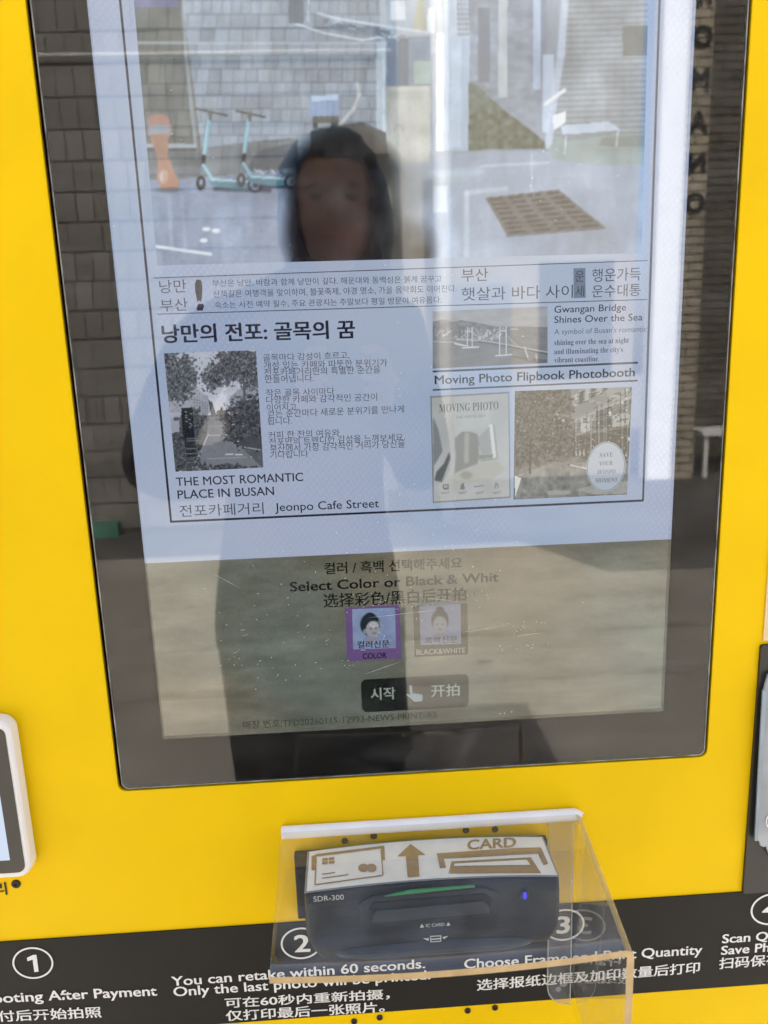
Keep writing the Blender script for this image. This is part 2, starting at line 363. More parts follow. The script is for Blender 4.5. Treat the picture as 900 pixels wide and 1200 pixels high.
P = rrect(GX0, GX1, GZ0, GZ1, .0055); n = len(P)
ge = pbr('glass_edge', (.10, .12, .11), .25, .8, noise=.4, nscale=400)
me = bpy.data.meshes.new('glass_pane')
me.from_pydata([(x, YG, z) for x, z in P]+[(x, .0028, z) for x, z in P], [], [list(range(n))]+[[i, (i+1) % n, n+(i+1) % n, n+i] for i in range(n)]+[list(range(n, 2*n))[::-1]])
for m in (glassmat(), ge, clearmat('glass_back', (1, 1, 1))): me.materials.append(m)
for i, p in enumerate(me.polygons): p.material_index = 0 if i == 0 else (2 if i == n+1 else 1)
link('glass_pane', me, None, disp)
YD = .0060
shape('bevel_highlight', [rrect(GX0, GX1, GZ0, GZ1, .0055), rrect(GX0+.0008, GX1-.0008, GZ0+.0008, GZ1-.0008, .005)], YG-.0003, .0002, pbr('bevel_highlight_grey', (.20, .20, .19), .3, .8, noise=.9, nscale=60), disp)  # pale ring: bevel highlight and edge chips put into the colour
AX0 = (at(103, 0, YD).x+at(133, 300, YD).x+at(166, 600, YD).x+at(190, 860, YD).x)/4
AX1 = (at(814, 0, YD).x+at(803, 300, YD).x+at(786, 600, YD).x+at(775, 835, YD).x)/4
AZ0 = (at(190, 862, YD).z+at(775, 835, YD).z)/2; AZ1 = AZ0+(AX1-AX0)*16/9
print('active', AX0, AX1, AZ0, AZ1, [round(at(u, v, YD).x, 4) for u, v in ((103, 0), (133, 300), (166, 600), (190, 860), (814, 0), (803, 300), (786, 600), (775, 835))])
BEZ = pbr('black_screen_print', (.010, .0095, .009), .7, .1)
shape('bezel', [rrect(GX0+.0004, GX1-.0004, GZ0+.0004, GZ1-.0004, .005), [(AX0, AZ0), (AX1, AZ0), (AX1, AZ1), (AX0, AZ1)]], .0030, .0012, BEZ, disp)
shape('gap_shade', [rrect(GX0-.006, GX1+.006, GZ0-.006, GZ1+.006, .006)], .012, .004, GAP, disp)  # dark sheet behind the pane, colouring in the gap's shade
PZ = (at(173, 660, YD).z+at(785, 632, YD).z)/2    # lower edge of the page
# parchment menu
def parchment():
    m, N, L = newmat('screen_parchment'); e = N.new('ShaderNodeEmission'); e.inputs[1].default_value = ES
    tc = N.new('ShaderNodeTexCoord'); mp = N.new('ShaderNodeMapping'); mp.inputs['Scale'].default_value = (18, 1, 60); L.new(tc.outputs['Object'], mp.inputs[0])
    n = N.new('ShaderNodeTexNoise'); n.inputs['Scale'].default_value = 1; n.inputs['Detail'].default_value = 8; n.inputs['Roughness'].default_value = .6; L.new(mp.outputs[0], n.inputs['Vector'])
    r = N.new('ShaderNodeValToRGB'); c0, c1, c2 = lin((84, 86, 77)), lin((102, 106, 97)), lin((126, 129, 116))
    r.color_ramp.elements[0].position = .28; r.color_ramp.elements[0].color = (*c0, 1); r.color_ramp.elements[1].position = .52; r.color_ramp.elements[1].color = (*c1, 1)
    q = r.color_ramp.elements.new(.78); q.color = (*c2, 1); L.new(n.outputs['Fac'], r.inputs[0])
    n2 = N.new('ShaderNodeTexNoise'); n2.inputs['Scale'].default_value = 700; n2.inputs['Detail'].default_value = 2; L.new(tc.outputs['Object'], n2.inputs['Vector'])
    mr = N.new('ShaderNodeMapRange'); mr.inputs[3].default_value = .75; mr.inputs[4].default_value = 1.25; L.new(n2.outputs['Fac'], mr.inputs[0])
    n3 = N.new('ShaderNodeTexNoise'); n3.inputs['Scale'].default_value = 5; L.new(tc.outputs['Object'], n3.inputs['Vector'])
    r3 = N.new('ShaderNodeValToRGB'); r3.color_ramp.elements[0].position = .35; r3.color_ramp.elements[0].color = (1.22, .90, .70, 1); r3.color_ramp.elements[1].position = .6; r3.color_ramp.elements[1].color = (.93, 1, 1.03, 1); L.new(n3.outputs['Fac'], r3.inputs[0])  # warm noise painted in for the arm's brown reflection
    v = N.new('ShaderNodeVectorMath'); v.operation = 'SCALE'; L.new(r.outputs[0], v.inputs[0]); L.new(mr.outputs[0], v.inputs['Scale'])
    w = N.new('ShaderNodeVectorMath'); w.operation = 'MULTIPLY'; L.new(v.outputs[0], w.inputs[0]); L.new(r3.outputs[0], w.inputs[1]); L.new(w.outputs[0], e.inputs[0])
    lcd_close(N, L, e); return m
def pagemat():
    m, N, L = newmat('screen_newsprint'); e = N.new('ShaderNodeEmission'); e.inputs[1].default_value = ES
    tc = N.new('ShaderNodeTexCoord')
    n = N.new('ShaderNodeTexNoise'); n.inputs['Scale'].default_value = 6; n.inputs['Detail'].default_value = 2; L.new(tc.outputs['Object'], n.inputs['Vector'])
    r = N.new('ShaderNodeValToRGB'); a, b = lin((156, 174, 202))-.02, lin((172, 184, 206))-.02
    r.color_ramp.elements[0].position = .35; r.color_ramp.elements[0].color = (*a, 1); r.color_ramp.elements[1].position = .65; r.color_ramp.elements[1].color = (*b, 1); L.new(n.outputs['Fac'], r.inputs[0])
    # moire tint painted into the page colour as two crossing waves
    ws = []
    for ang, sc in ((.55, 95), (-.75, 80)):
        mp = N.new('ShaderNodeMapping'); mp.inputs['Rotation'].default_value = (0, ang, 0); L.new(tc.outputs['Object'], mp.inputs[0])
        w = N.new('ShaderNodeTexWave'); w.inputs['Scale'].default_value = sc; w.inputs['Distortion'].default_value = 1.2; w.inputs['Detail'].default_value = 0; L.new(mp.outputs[0], w.inputs[0]); ws.append(w)
    mu = N.new('ShaderNodeMath'); mu.operation = 'MULTIPLY'; L.new(ws[0].outputs['Fac'], mu.inputs[0]); L.new(ws[1].outputs['Fac'], mu.inputs[1])
    n4 = N.new('ShaderNodeTexNoise'); n4.inputs['Scale'].default_value = 4.5; L.new(tc.outputs['Object'], n4.inputs['Vector'])
    k = N.new('ShaderNodeMapRange'); k.inputs[1].default_value = .42; k.inputs[2].default_value = .58; k.inputs[4].default_value = .6; L.new(n4.outputs['Fac'], k.inputs[0])
    k2 = N.new('ShaderNodeMath'); k2.operation = 'MULTIPLY'; L.new(mu.outputs[0], k2.inputs[0]); L.new(k.outputs[0], k2.inputs[1])
    mx = N.new('ShaderNodeMix'); mx.data_type = 'RGBA'; L.new(k2.outputs[0], mx.inputs['Factor']); L.new(r.outputs[0], mx.inputs['A']); mx.inputs['B'].default_value = (*lin((190, 176, 206)), 1)
    L.new(mx.outputs['Result'], e.inputs[0]); lcd_close(N, L, e); return m
menu = shape('menu_background', [[(AX0-.004, AZ0-.004), (AX1+.004, AZ0-.004), (AX1+.004, PZ), (AX0-.004, PZ)]], YD+.0001, .0003, parchment(), disp)
page = shape('newspaper_page', [[(AX0-.004, PZ), (AX1+.004, PZ), (AX1+.004, AZ1+.004), (AX0-.004, AZ1+.004)]], YD, .0003, pagemat(), disp)
YT = YD-.0004
INK, INK2, INK3 = lcd((52, 55, 68), .02), lcd((74, 78, 92), .02), lcd((96, 102, 120), .02)
# rules and frame
bar('frame_rule', (139.5, -12), (200.5, 612), 3.0, YT, INK, page); bar('frame_rule', (773.5, -12), (753.5, 587), 2.6, YT, INK2, page)
bar('frame_rule', (199.5, 611.5), (754, 586.5), 2.6, YT, INK, page)
for a, b, w in (((180, 325.8), (759, 305.3), 1.0), ((184, 368.2), (759, 351), 1.0), ((507, 435.4), (747.5, 425), 2.3), ((507, 457), (747.5, 446), 1.9)): bar('column_rule', a, b, w, YT, INK2, page)
q = px_poly(((672, 314.5), (686, 314), (686.4, 349), (672.4, 349.6)), YT+.0001)
shape('fortune_box', [q], YT+.0001, .0001, lcd((116, 128, 150)), page)
for s, Lp, Rp, h, b, cap, mt in (
    ('낭만', (187.5, 344), (219, 342.6), 15.5, .0, False, INK2), ('부산', (188.5, 365.5), (220.5, 364), 15, .0, False, INK2),
    ('!', (230.5, 364.5), (239.5, 364), 37, .05, False, INK),
    ('부산은 낭만, 바람과 함께 낭만이 깊다. 해운대와 동백섬은 붉게 꿈꾸고', (249.4, 336.4), (517.5, 331), 8.6, .0, False, INK2),
    ('산책길은 여행객을 맞이하며, 불꽃축제, 야경 명소, 가을 음악회도 이어진다.', (250, 349.3), (535, 342.6), 9, .0, False, INK2),
    ('숙소는 사전 예약 필수, 주요 관광지는 주말보다 평일 방문이 여유롭다.', (252, 362), (517.5, 355.6), 8.6, .0, False, INK2),
    ('낭만의 전포: 골목의 꿈', (190.5, 402.5), (416.7, 396.6), 22, .03, False, INK),
    ('부산', (541, 330.4), (572, 329.2), 15.5, .0, False, INK2), ('햇살과 바다 사이', (541, 352.6), (671.3, 349), 15.5, .0, False, INK2),
    ('운', (674, 330.2), (684.4, 330), 13, .01, False, INK2), ('세', (674, 348), (684.6, 347.6), 13, .01, False, INK2),
    ('행운가득', (693.6, 330.6), (750.6, 328.6), 15.5, .0, False, INK2), ('운수대통', (693.6, 348.8), (750.6, 346.6), 14.5, .0, False, INK2),
    ('Gwangan Bridge', (649.5, 366.6), (733.7, 363.8), 8.5, .006, True, INK), ('Shines Over the Sea', (649.5, 378.6), (752.9, 375.4), 8.5, .006, True, INK),
    ("A symbol of Busan's romantic", (649.5, 392), (757.4, 388.4), 6.6, .0, True, INK3),
    (serif('shining over the sea at night'), (649.5, 404.6), (737, 401.6), 6.6, .0, True, INK2), (serif("and illuminating the city's"), (649.5, 415.2), (730, 412.4), 6.6, .0, True, INK2),
    (serif('vibrant coastline.'), (649.5, 425), (702, 423.4), 6.6, .0, True, INK2),
    ('Moving Photo Flipbook Photobooth', (509.5, 450.3), (743.8, 440.8), 10.6, .012, True, INK),
    ('골목마다 감성이 흐르고,', (308.6, 424), (409.5, 420.6), 9, .0, False, INK2), ('개성 있는 카페와 따뜻한 분위기가', (309.3, 432.8), (454, 429.3), 9, .0, False, INK2),
    ('전포카페거리만의 특별한 순간을', (310, 441), (445.8, 437.4), 9, .0, False, INK2), ('만들어냅니다.', (311, 449), (368, 447.3), 8.6, .0, False, INK2),
    ('작은 골목 사이마다', (312, 465), (392, 462.6), 8.8, .0, False, INK2), ('다양한 카페와 감각적인 공간이', (312.3, 473.3), (442, 469.6), 9, .0, False, INK2),
    ('이어지고,', (313, 482.3), (349.7, 481.2), 8.6, .0, False, INK2), ('걷는 순간마다 새로운 분위기를 만나게', (313.7, 489.8), (473.6, 483.6), 9, .0, False, INK2),
    ('됩니다.', (313.7, 498), (342.3, 497.2), 8.6, .0, False, INK2), ('커피 한 잔의 여유와', (314.8, 514.4), (398, 511.2), 8.8, .0, False, INK2),
    ('전포만의 트렌디한 감성을 느껴보세요.', (315.6, 522.5), (474.4, 516.4), 9, .0, False, INK2), ('부산에서 가장 감각적인 거리가 당신을', (316.7, 530.4), (474.4, 524.4), 9, .0, False, INK2),
    ('기다립니다', (316.7, 537.6), (361.4, 535.8), 8.6, .0, False, INK2),
    ('THE MOST ROMANTIC', (206.7, 569.6), (355.5, 563.6), 10.4, .01, True, INK), ('PLACE IN BUSAN', (208.5, 584.6), (321.4, 580), 10.4, .01, True, INK),
    ('전포카페거리', (211, 606), (309.3, 602.4), 14, .0, False, INK2), ('Jeonpo Cafe Street', (322.4, 599.2), (444.3, 594.4), 10.2, .006, True, INK)):
    T(s, Lp, Rp, h, mt, page, YT, bold=b, cap=cap)

# ---- pictures shown on the screen: fine grids of lit pixels, painted by code
def fbm(U, V, s, seed=0, oct=4, ax=1.0):
    out = np.zeros_like(U, dtype=float); amp = 1; tot = 0; r = np.random.RandomState(seed)
    for o in range(oct):
        G = r.rand(64, 64); x = U/s*2**o+o*7.3; y = V/s*ax*2**o+o*3.1
        xi, yi = np.floor(x).astype(int), np.floor(y).astype(int); fx, fy = x-xi, y-yi; fx = fx*fx*(3-2*fx); fy = fy*fy*(3-2*fy)
        g = lambda a, b: G[a % 64, b % 64]
        out += amp*((g(xi, yi)*(1-fx)+g(xi+1, yi)*fx)*(1-fy)+(g(xi, yi+1)*(1-fx)+g(xi+1, yi+1)*fx)*fy); tot += amp; amp *= .5
    return out/tot
class Pic:
    def __init__(s, c, step, base):
        (s.c) = c; w = int(abs(c[1][0]-c[0][0])/step); h = int(abs(c[3][1]-c[0][1])/step); s.w, s.h = w+1, h+1
        a, b = np.meshgrid(np.linspace(0, 1, s.w), np.linspace(0, 1, s.h)); s.a, s.b = a, b
        f = lambda k: (c[0][k]*(1-a)+c[1][k]*a)*(1-b)+(c[3][k]*(1-a)+c[2][k]*a)*b
        s.U, s.V = f(0), f(1); s.rgb = np.ones((s.h, s.w, 3))*np.array(base, float)
    def mask(s, pts):
        m = np.zeros(s.U.shape, bool); n = len(pts)
        for i in range(n):
            (x0, y0), (x1, y1) = pts[i], pts[(i+1) % n]
            if y0 == y1: continue
            c = ((y0 > s.V) != (y1 > s.V)) & (s.U < (x1-x0)*(s.V-y0)/(y1-y0)+x0); m ^= c
        return m.astype(float)
    def put(s, m, col, al=1.0):
        m = (m*al)[..., None] if np.ndim(m) == 2 else m; s.rgb = s.rgb*(1-m)+np.asarray(col, float)*m
    def poly(s, pts, col, al=1.0): s.put(s.mask(pts), col, al)
    def rect(s, u0, v0, u1, v1, col, al=1.0): s.poly([(u0, v0), (u1, v0), (u1, v1), (u0, v1)], col, al)
    def oval(s, cu, cv, ru, rv, col, al=1.0, soft=.15, rot=0):
        x, y = s.U-cu, s.V-cv; c, t = math.cos(rot), math.sin(rot); x, y = x*c+y*t, -x*t+y*c
        d = np.sqrt((x/ru)**2+(y/rv)**2); s.put(np.clip((1-d)/soft+.5, 0, 1), col, al)
    def line(s, pts, w, col, al=1.0, soft=.6):
        for (x0, y0), (x1, y1) in zip(pts, pts[1:]):
            dx, dy = x1-x0, y1-y0; t = np.clip(((s.U-x0)*dx+(s.V-y0)*dy)/(dx*dx+dy*dy+1e-9), 0, 1)
            d = np.hypot(s.U-x0-t*dx, s.V-y0-t*dy); s.put(np.clip((w/2-d)/soft+.5, 0, 1), col, al)
    def shade(s, m, amt): s.rgb = s.rgb*(1+(m*amt)[..., None])
    def blur(s, k):
        for _ in range(k):
            r = np.pad(s.rgb, ((1, 1), (1, 1), (0, 0)), 'edge'); r = (r[:-2]+2*r[1:-1]+r[2:])/4; s.rgb = (r[:, :-2]+2*r[:, 1:-1]+r[:, 2:])/4
    def grey(s, tint, con=1.0, al=.85):
        g = s.rgb.mean(-1, keepdims=True); m = g.mean(); g2 = np.clip(m+(g-m)*con, 30, 235); s.rgb = s.rgb*(1-al)+g2*np.array(tint)*al
    def build(s, name, parent, w=.03, Y=None, label=None):
        Y = YT if Y is None else Y
        K = [at(*p, Y) for p in s.c]; a, b = s.a, s.b
        g = lambda k: (K[0][k]*(1-a)+K[1][k]*a)*(1-b)+(K[3][k]*(1-a)+K[2][k]*a)*b
        co = np.stack([g(0), np.full(a.shape, Y), g(2)], -1).reshape(-1, 3)
        idx = np.arange(s.w*s.h).reshape(s.h, s.w); q = np.stack([idx[1:, :-1], idx[1:, 1:], idx[:-1, 1:], idx[:-1, :-1]], -1).reshape(-1, 4)
        me = bpy.data.meshes.new(name); me.vertices.add(len(co)); me.vertices.foreach_set('co', co.ravel())
        me.loops.add(q.size); me.loops.foreach_set('vertex_index', q.ravel().astype(np.int32)); me.polygons.add(len(q))
        me.polygons.foreach_set('loop_start', (np.arange(len(q))*4).astype(np.int32)); me.update(calc_edges=True)
        ca = me.color_attributes.new('Col', 'FLOAT_COLOR', 'POINT')
        v = np.clip(lin(np.clip(s.rgb, 0, 255))-w, .001, 1).reshape(-1, 3); ca.data.foreach_set('color', np.hstack([v, np.ones((len(v), 1))]).ravel())
        o = link(name, me, PICM, parent)
        if label: o['label'] = label
        return o

# live camera view of the street
p = Pic([(156, -8), (760, -8), (752, 296.5), (184.5, 311)], 1.15, (148, 158, 170))
U, V = p.U, p.V
hor = np.interp(U, [160, 230, 300, 440, 520, 620, 760], [206, 204, 196, 182, 176, 168, 190])
# tiled wall, courses of small upright tiles
def tiles(m, ch, cw, dark, slope=0, jit=2.0, seed=1):
    v = V-slope*(U-200); row = np.floor(v/ch).astype(int); off = (np.sin(row*12.9+seed)*43.7 % 1)*cw
    ww = cw*(.8+.5*((np.sin(row*3.7+seed) * 91.7) % 1)); c = np.floor((U+off+(V*.05))/ww); f = ((U+off+V*.05)/ww) % 1; fv = (v/ch) % 1
    tone = ((np.sin(c*7.1+row*31.3+seed)*437.5) % 1)-.5
    p.shade(m, tone*.10); ln = np.maximum(np.clip(1-np.minimum(f, 1-f)*ww/1.1, 0, 1)*.75, np.clip(1-np.minimum(fv, 1-fv)*ch/1.2, 0, 1)); p.shade(m, -ln*dark)
wallm = (U < 440) & (V < hor-14)
p.put((U < 212+V*.13)*wallm*1.0, (118, 121, 114), .9)
p.put(((U >= 212+V*.13) & (U < 440))*1.0*(V < 190), (150, 161, 174), .8)
tiles(((U < 212+V*.13) & wallm)*1.0, 31, 17.5, .22, seed=3)  # larger dark tiles: the glass reflection painted into the picture
tiles(((U >= 212+V*.13) & wallm)*1.0, 15.3, 13.5, .20, seed=5)
p.rect(150, -10, 208, 7, (118, 120, 158)); p.rect(156, 20, 208, 24, (90, 92, 88), .0)
p.line([(212, -8), (216, 60), (229, 180)], 4, (170, 176, 184), .6, 2)
p.line([(45, 47), (440, 47)], 3, (190, 198, 205), .6, 1.5)  # reflection of the wall conduit painted into the picture
# base band and ground
base = (V > hor-36) & (V < hor) & (U < 345); p.put(base*1.0, (122, 126, 128), .75); tiles(base*1.0, 40, 17, .18, seed=9)
p.rect(165, 163, 228, 168, (175, 182, 190), .8); p.rect(165, 168, 228, 172, (90, 95, 95), .6)
p.poly([(298, 172), (345, 160), (345, 192), (285, 195)], (95, 104, 118), .8)
gm = np.clip((V-hor)/1.5, 0, 1); n1 = fbm(U, V, 40, 3); n2 = fbm(U, V, 5, 8, ax=2.5)
gcol = np.stack([128+n1*26+n2*14-8, 142+n1*24+n2*14-8, 170+n1*20+n2*12-8], -1); p.rgb = p.rgb*(1-gm[..., None])+gcol*gm[..., None]
p.put(gm*np.clip((U-290)/40, 0, 1)*np.clip((500-U)/20, 0, 1)*np.clip((V-200)/60, 0, 1), (168, 176, 200), .55)
p.put(gm*np.clip((U-500)/10, 0, 1), (152, 166, 186), .65)
# centre: alley, doorway, air conditioner
p.rect(440, -10, 505, 60, (170, 178, 188)); p.poly([(478, 35), (486, -8), (492, -8), (495, 35)], (185, 180, 150)); p.rect(453, 0, 470, 22, (205, 208, 212)); p.rect(496, 8, 505, 36, (215, 218, 220))
p.rect(447, 40, 500, 96, (135, 150, 170)); p.rect(462, 42, 474, 96, (112, 128, 148)); p.rect(480, 68, 500, 94, (160, 182, 170)); p.rect(478, 47, 494, 66, (120, 145, 168))
p.rect(447, 96, 500, 186, (186, 184, 172)); p.rect(450, 97, 498, 102, (200, 192, 178)); p.rect(452, 112, 496, 184, (196, 190, 176), .8); p.line([(457, 148), (460, 142), (466, 142), (468, 150)], 1, (150, 150, 140), .6)
p.rect(436, 45, 448, 190, (190, 205, 214), .8); p.rect(444, 60, 446, 190, (215, 228, 234), .8)
p.rect(506, 36, 546, 172, (160, 178, 200)); p.rect(507, 36, 515, 172, (224, 232, 236), .9); p.rect(524, 42, 536, 168, (180, 198, 216), .7)
p.rect(516, -10, 548, 42, (176, 188, 204)); p.rect(531, -10, 547, 40, (130, 142, 160))
for i in range(6): p.line([(530+i*3.2, -10), (530+i*3.2, 40)], 1, (196, 206, 216), .8)
for i in range(8): p.line([(530, i*5.5-4), (547, i*5.5-4)], 1, (196, 206, 216), .8)
p.put(np.exp(-((V-(48+.25*(U-505)))/1.6)**2)*((U > 510) & (U < 545)), (210, 220, 228), .0)
p.line([(337, 24), (375, 36), (420, 44), (440, 41), (459, 40)], 2.2, (208, 216, 224), .9, 1.2); p.line([(368, 14), (390, 20), (430, 26), (470, 32), (500, 36)], 2.2, (200, 212, 222), .9, 1.2)
p.poly([(372, 20), (420, 28), (455, 34), (448, 41), (400, 36), (376, 30)], (122, 136, 152), .9)
for i in range(26):
    x = 374+rng.rand()*95; y = 20+(x-374)*.17+rng.rand()*9; p.line([(x, y), (x+3+rng.rand()*6, y+1.5)], 1.1, (200, 210, 220) if rng.rand() > .5 else (96, 108, 124), .8)
p.rect(334, -10, 352, 26, (110, 122, 136), .9); p.rect(356, -10, 358, 24, (190, 198, 206), .7)
# right alley wall, grass bank, brick wall
p.rect(546, -10, 660, 172, (138, 150, 168)); n3 = fbm(U, V, 16, 21, ax=2.2); p.shade(((U > 546) & (U < 625) & (V < 172))*1.0, (n3-.5)*.28)
p.rect(556, 8, 570, 92, (112, 124, 142)); p.rect(580, -10, 591, 110, (182, 188, 192), .9); p.rect(621, -10, 631, 100, (172, 192, 222), .9); p.rect(631, -10, 637, 90, (120, 136, 165), .7); p.rect(633, 60, 646, 150, (176, 190, 214), .9)
gr = p.mask([(545, 92), (556, 96), (584, 122), (620, 148), (636, 162), (640, 169), (545, 171)]); n4 = fbm(U, V, 6, 33); p.put(gr, np.array((96, 112, 96))); p.shade(gr, (n4-.5)*.8)
p.poly([(545, 92), (560, 90), (575, 108), (548, 130)], (120, 136, 130), .5)
bk = p.mask([(658, -10), (765, -10), (765, 172), (636, 172), (645, 120)]); p.put(bk, (146, 155, 164)); fv = ((V+(U-700)*.03) % 6.6)/6.6
p.shade(bk, -np.clip(1-np.minimum(fv, 1-fv)*6.6/1.3, 0, 1)*.2); rr = np.floor((V+(U-700)*.03)/6.6); fu = ((U+rr % 2*9) % 18)/18; p.shade(bk, -np.clip(1-np.minimum(fu, 1-fu)*18/1.0, 0, 1)*.08); p.shade(bk, (fbm(U, V, 30, 5)-.5)*.16)
p.line([(660, -10), (655, 60), (645, 120), (640, 165)], 9, (182, 194, 216), .8, 3)
p.rect(729, 28, 762, 62, (112, 116, 114), .95); p.line([(729, 28), (762, 25)], 1.5, (150, 150, 140))
gb = p.mask([(640, 168), (650, 158), (765, 150), (765, 186), (700, 190), (646, 182)]); p.put(gb, (142, 162, 158), .85); p.poly([(705, 156), (765, 152), (765, 168), (700, 166)], (118, 124, 122), .5)
p.poly([(655, 142), (712, 137), (726, 146), (724, 152), (662, 158), (656, 152)], (176, 190, 208)); p.poly([(656, 153), (724, 148), (723, 152), (660, 160)], (120, 132, 138), .8)
for a, b in (((661, 155), (659.5, 176)), ((723, 150), (721.5, 166))): p.line([a, b], 1.6, (188, 200, 212))
p.line([(500, 200), (560, 196)], 10, (176, 190, 208), .5, 5); p.line([(560, 190), (640, 186)], 3, (182, 196, 212), .7, 2); p.line([(545, 205), (500, 209)], 3.5, (160, 180, 172), .7, 1.5)
p.rect(503, 213, 520, 246, (190, 202, 220), .6); p.line([(543, 300), (543, 222), (590, 217)], 6, (196, 208, 222), .45, 3); p.line([(620, 176), (620, 226)], 1.2, (188, 200, 216), .7)
# drain cover
p.poly([(565, 228), (652, 218), (708, 264.5), (591, 274.5)], (112, 108, 110)); A0, B0, C0, D0 = map(np.array, ((565, 228.), (652, 218.), (708, 264.5), (591, 274.5)))
for r_ in range(8):
    for c_ in range(4):
        if r_ == 4 and False: continue
        t0, t1 = (c_+.16)/4, (c_+.84)/4; s0 = (r_+.35)/8.3+(.02 if r_ > 3 else 0)
        f = lambda t, s: tuple((A0*(1-t)+B0*t)*(1-s)+(D0*(1-t)+C0*t)*s)
        p.poly([f(t0, s0), f(t1, s0), f(t1, s0+.055), f(t0, s0+.055)], (70, 68, 72))
p.shade(p.mask([(565, 228), (652, 218), (708, 264.5), (591, 274.5)]), (fbm(U, V, 7, 44)-.5)*.25); p.line([(692, 236), (672, 246)], 2, (190, 200, 212), .0)
p.line([(591, 275.5), (708, 265.5)], 1.6, (90, 92, 100), .8)
# bollard
p.poly([(175, 156), (196, 156), (195, 176), (203, 195), (209, 212), (205, 218), (188, 217.5), (183, 205), (184, 190), (183, 176)], (196, 140, 112)); p.poly([(177, 150), (197, 150), (195, 184), (184, 184)], (188, 138, 114)); p.oval(186, 146, 14.5, 13, (186, 145, 130), .95, .2)
p.oval(185, 136, 13, 8, (196, 134, 114), .9, .2); p.rect(174, 141, 197, 151, (158, 164, 174), .95); p.rect(177, 152, 196, 160, (190, 136, 108), .9); p.oval(191, 202, 5, 7, (208, 190, 178), .8, .5); p.oval(196, 218, 15, 3.5, (96, 94, 100), .5, .6); p.poly([(190, 196), (206, 200), (209, 213), (190, 216)], (200, 132, 98), .5)
# scooters
TE, TD, DK = (132, 188, 202), (92, 146, 164), (66, 70, 80)
for ox, oy, s in ((0, 0, 1.0), (46, -3, .93)):
    F2 = lambda x, y: (ox+232+(x-232)*s+(0 if s == 1 else 0), oy+y)
    if s < 1: F2 = lambda x, y: (ox+235+(x-235)*s, 212+(y-216)*s)
    p.line([F2(250, 217), F2(312, 219)], 5, (74, 78, 92), .75, 3)
    p.line([F2(227, 122), F2(245, 126), F2(263, 130)], 2.2, (96, 96, 92)); p.line([F2(243, 132), F2(237, 178)], 4.2, TE); p.line([F2(244, 126), F2(243.5, 134)], 4, (110, 112, 112)); p.line([F2(242, 132), F2(236, 178)], 1.2, (176, 222, 232), .6)
    p.line([F2(237, 178), F2(235.5, 190)], 4.6, DK); p.line([F2(235, 190), F2(232, 212)], 3.4, (120, 140, 150)); p.line([F2(236, 188), F2(247, 206)], 3.6, TE)
    p.oval(*F2(233.5, 210), 5.4*s, 9*s, DK, .95, .2); p.oval(*F2(233.5, 209), 2*s, 4*s, (160, 172, 182), .9, .4)
    p.poly([F2(244, 204), F2(288, 207), F2(294, 212), F2(292, 218), F2(262, 217), F2(243, 212)], TD); p.poly([F2(244, 204), F2(288, 207), F2(288, 210), F2(246, 208)], (164, 214, 224)); p.line([F2(247, 207), F2(288, 210)], 1.3, (120, 140, 150), .7)
    p.line([F2(246, 211), F2(292, 215)], 4.5, TD); p.oval(*F2(296, 212), 9*s, 9.6*s, (60, 70, 90), .95, .15); p.oval(*F2(296, 212), 6*s, 6.6*s, (150, 176, 200), .95, .3); p.oval(*F2(296, 212), 2*s, 2.4*s, (80, 95, 115), .9, .4); p.line([F2(284, 206), F2(292, 202), F2(302, 205)], 2.6, (104, 120, 142), .9)
for i in range(12): x = 292+rng.rand()*34; p.line([(x, 190+rng.rand()*9), (x+4, 191+rng.rand()*9)], 1.3, (188, 202, 214) if i % 2 else (80, 92, 110), .8)
# basket, photographer in the live view, mirrored head painted in (dark hair, soft)
p.poly([(357, 108), (393, 106), (392, 134), (360, 134)], (128, 156, 196)); p.poly([(360, 107), (392, 106), (391, 112), (361, 114)], (176, 198, 224)); p.rect(362, 131, 392, 146, (96, 100, 98)); p.rect(368, 139, 384, 145, (160, 166, 168))
for i in range(5): p.line([(362+i*7, 113), (363+i*6.6, 133)], .9, (158, 182, 214), .7)
p.line([(414, 94), (416, 106), (410, 122), (398, 136), (386, 150)], 4, (206, 204, 196), .85, 3)
q_ = p.rgb.copy()
p.poly([(360, 148), (392, 142), (420, 138), (447, 150), (452, 190), (358, 196)], (84, 90, 88), .85)
p.oval(400, 212, 66, 64, (64, 66, 67), .95, .3); p.oval(362, 268, 30, 62, (74, 70, 70), .92, .5); p.oval(438, 268, 30, 56, (70, 68, 68), .8, .5); p.oval(446, 262, 26, 40, (78, 78, 76), .8, .7); p.oval(478, 226, 26, 44, (150, 150, 140), .55, .8); p.oval(480, 290, 26, 30, (84, 84, 80), .8, .7)
p.poly([(338, 306), (346, 286), (500, 288), (500, 303)], (82, 78, 76), .8)
p.oval(404, 254, 36, 50, (88, 80, 78), .8, .6); p.oval(406, 285, 28, 22, (100, 84, 78), .6, .8); p.oval(391, 240, 13, 9, (80, 74, 74), .5, .9); p.oval(426, 243, 13, 9, (80, 74, 74), .5, .9); p.oval(406, 272, 9, 5, (112, 74, 72), .5, .9); p.oval(402, 200, 50, 26, (60, 64, 66), .85, .6)
# smooth only around the head, as seen
sub = Pic.__new__(Pic); sub.__dict__ = dict(p.__dict__); sub.rgb = p.rgb.copy(); sub.blur(26)
mk = (np.clip((U-338)/6, 0, 1)*np.clip((503-U)/5, 0, 1)*np.clip((V-172)/16, 0, 1))[..., None]; p.rgb = p.rgb*(1-mk)+sub.rgb*mk
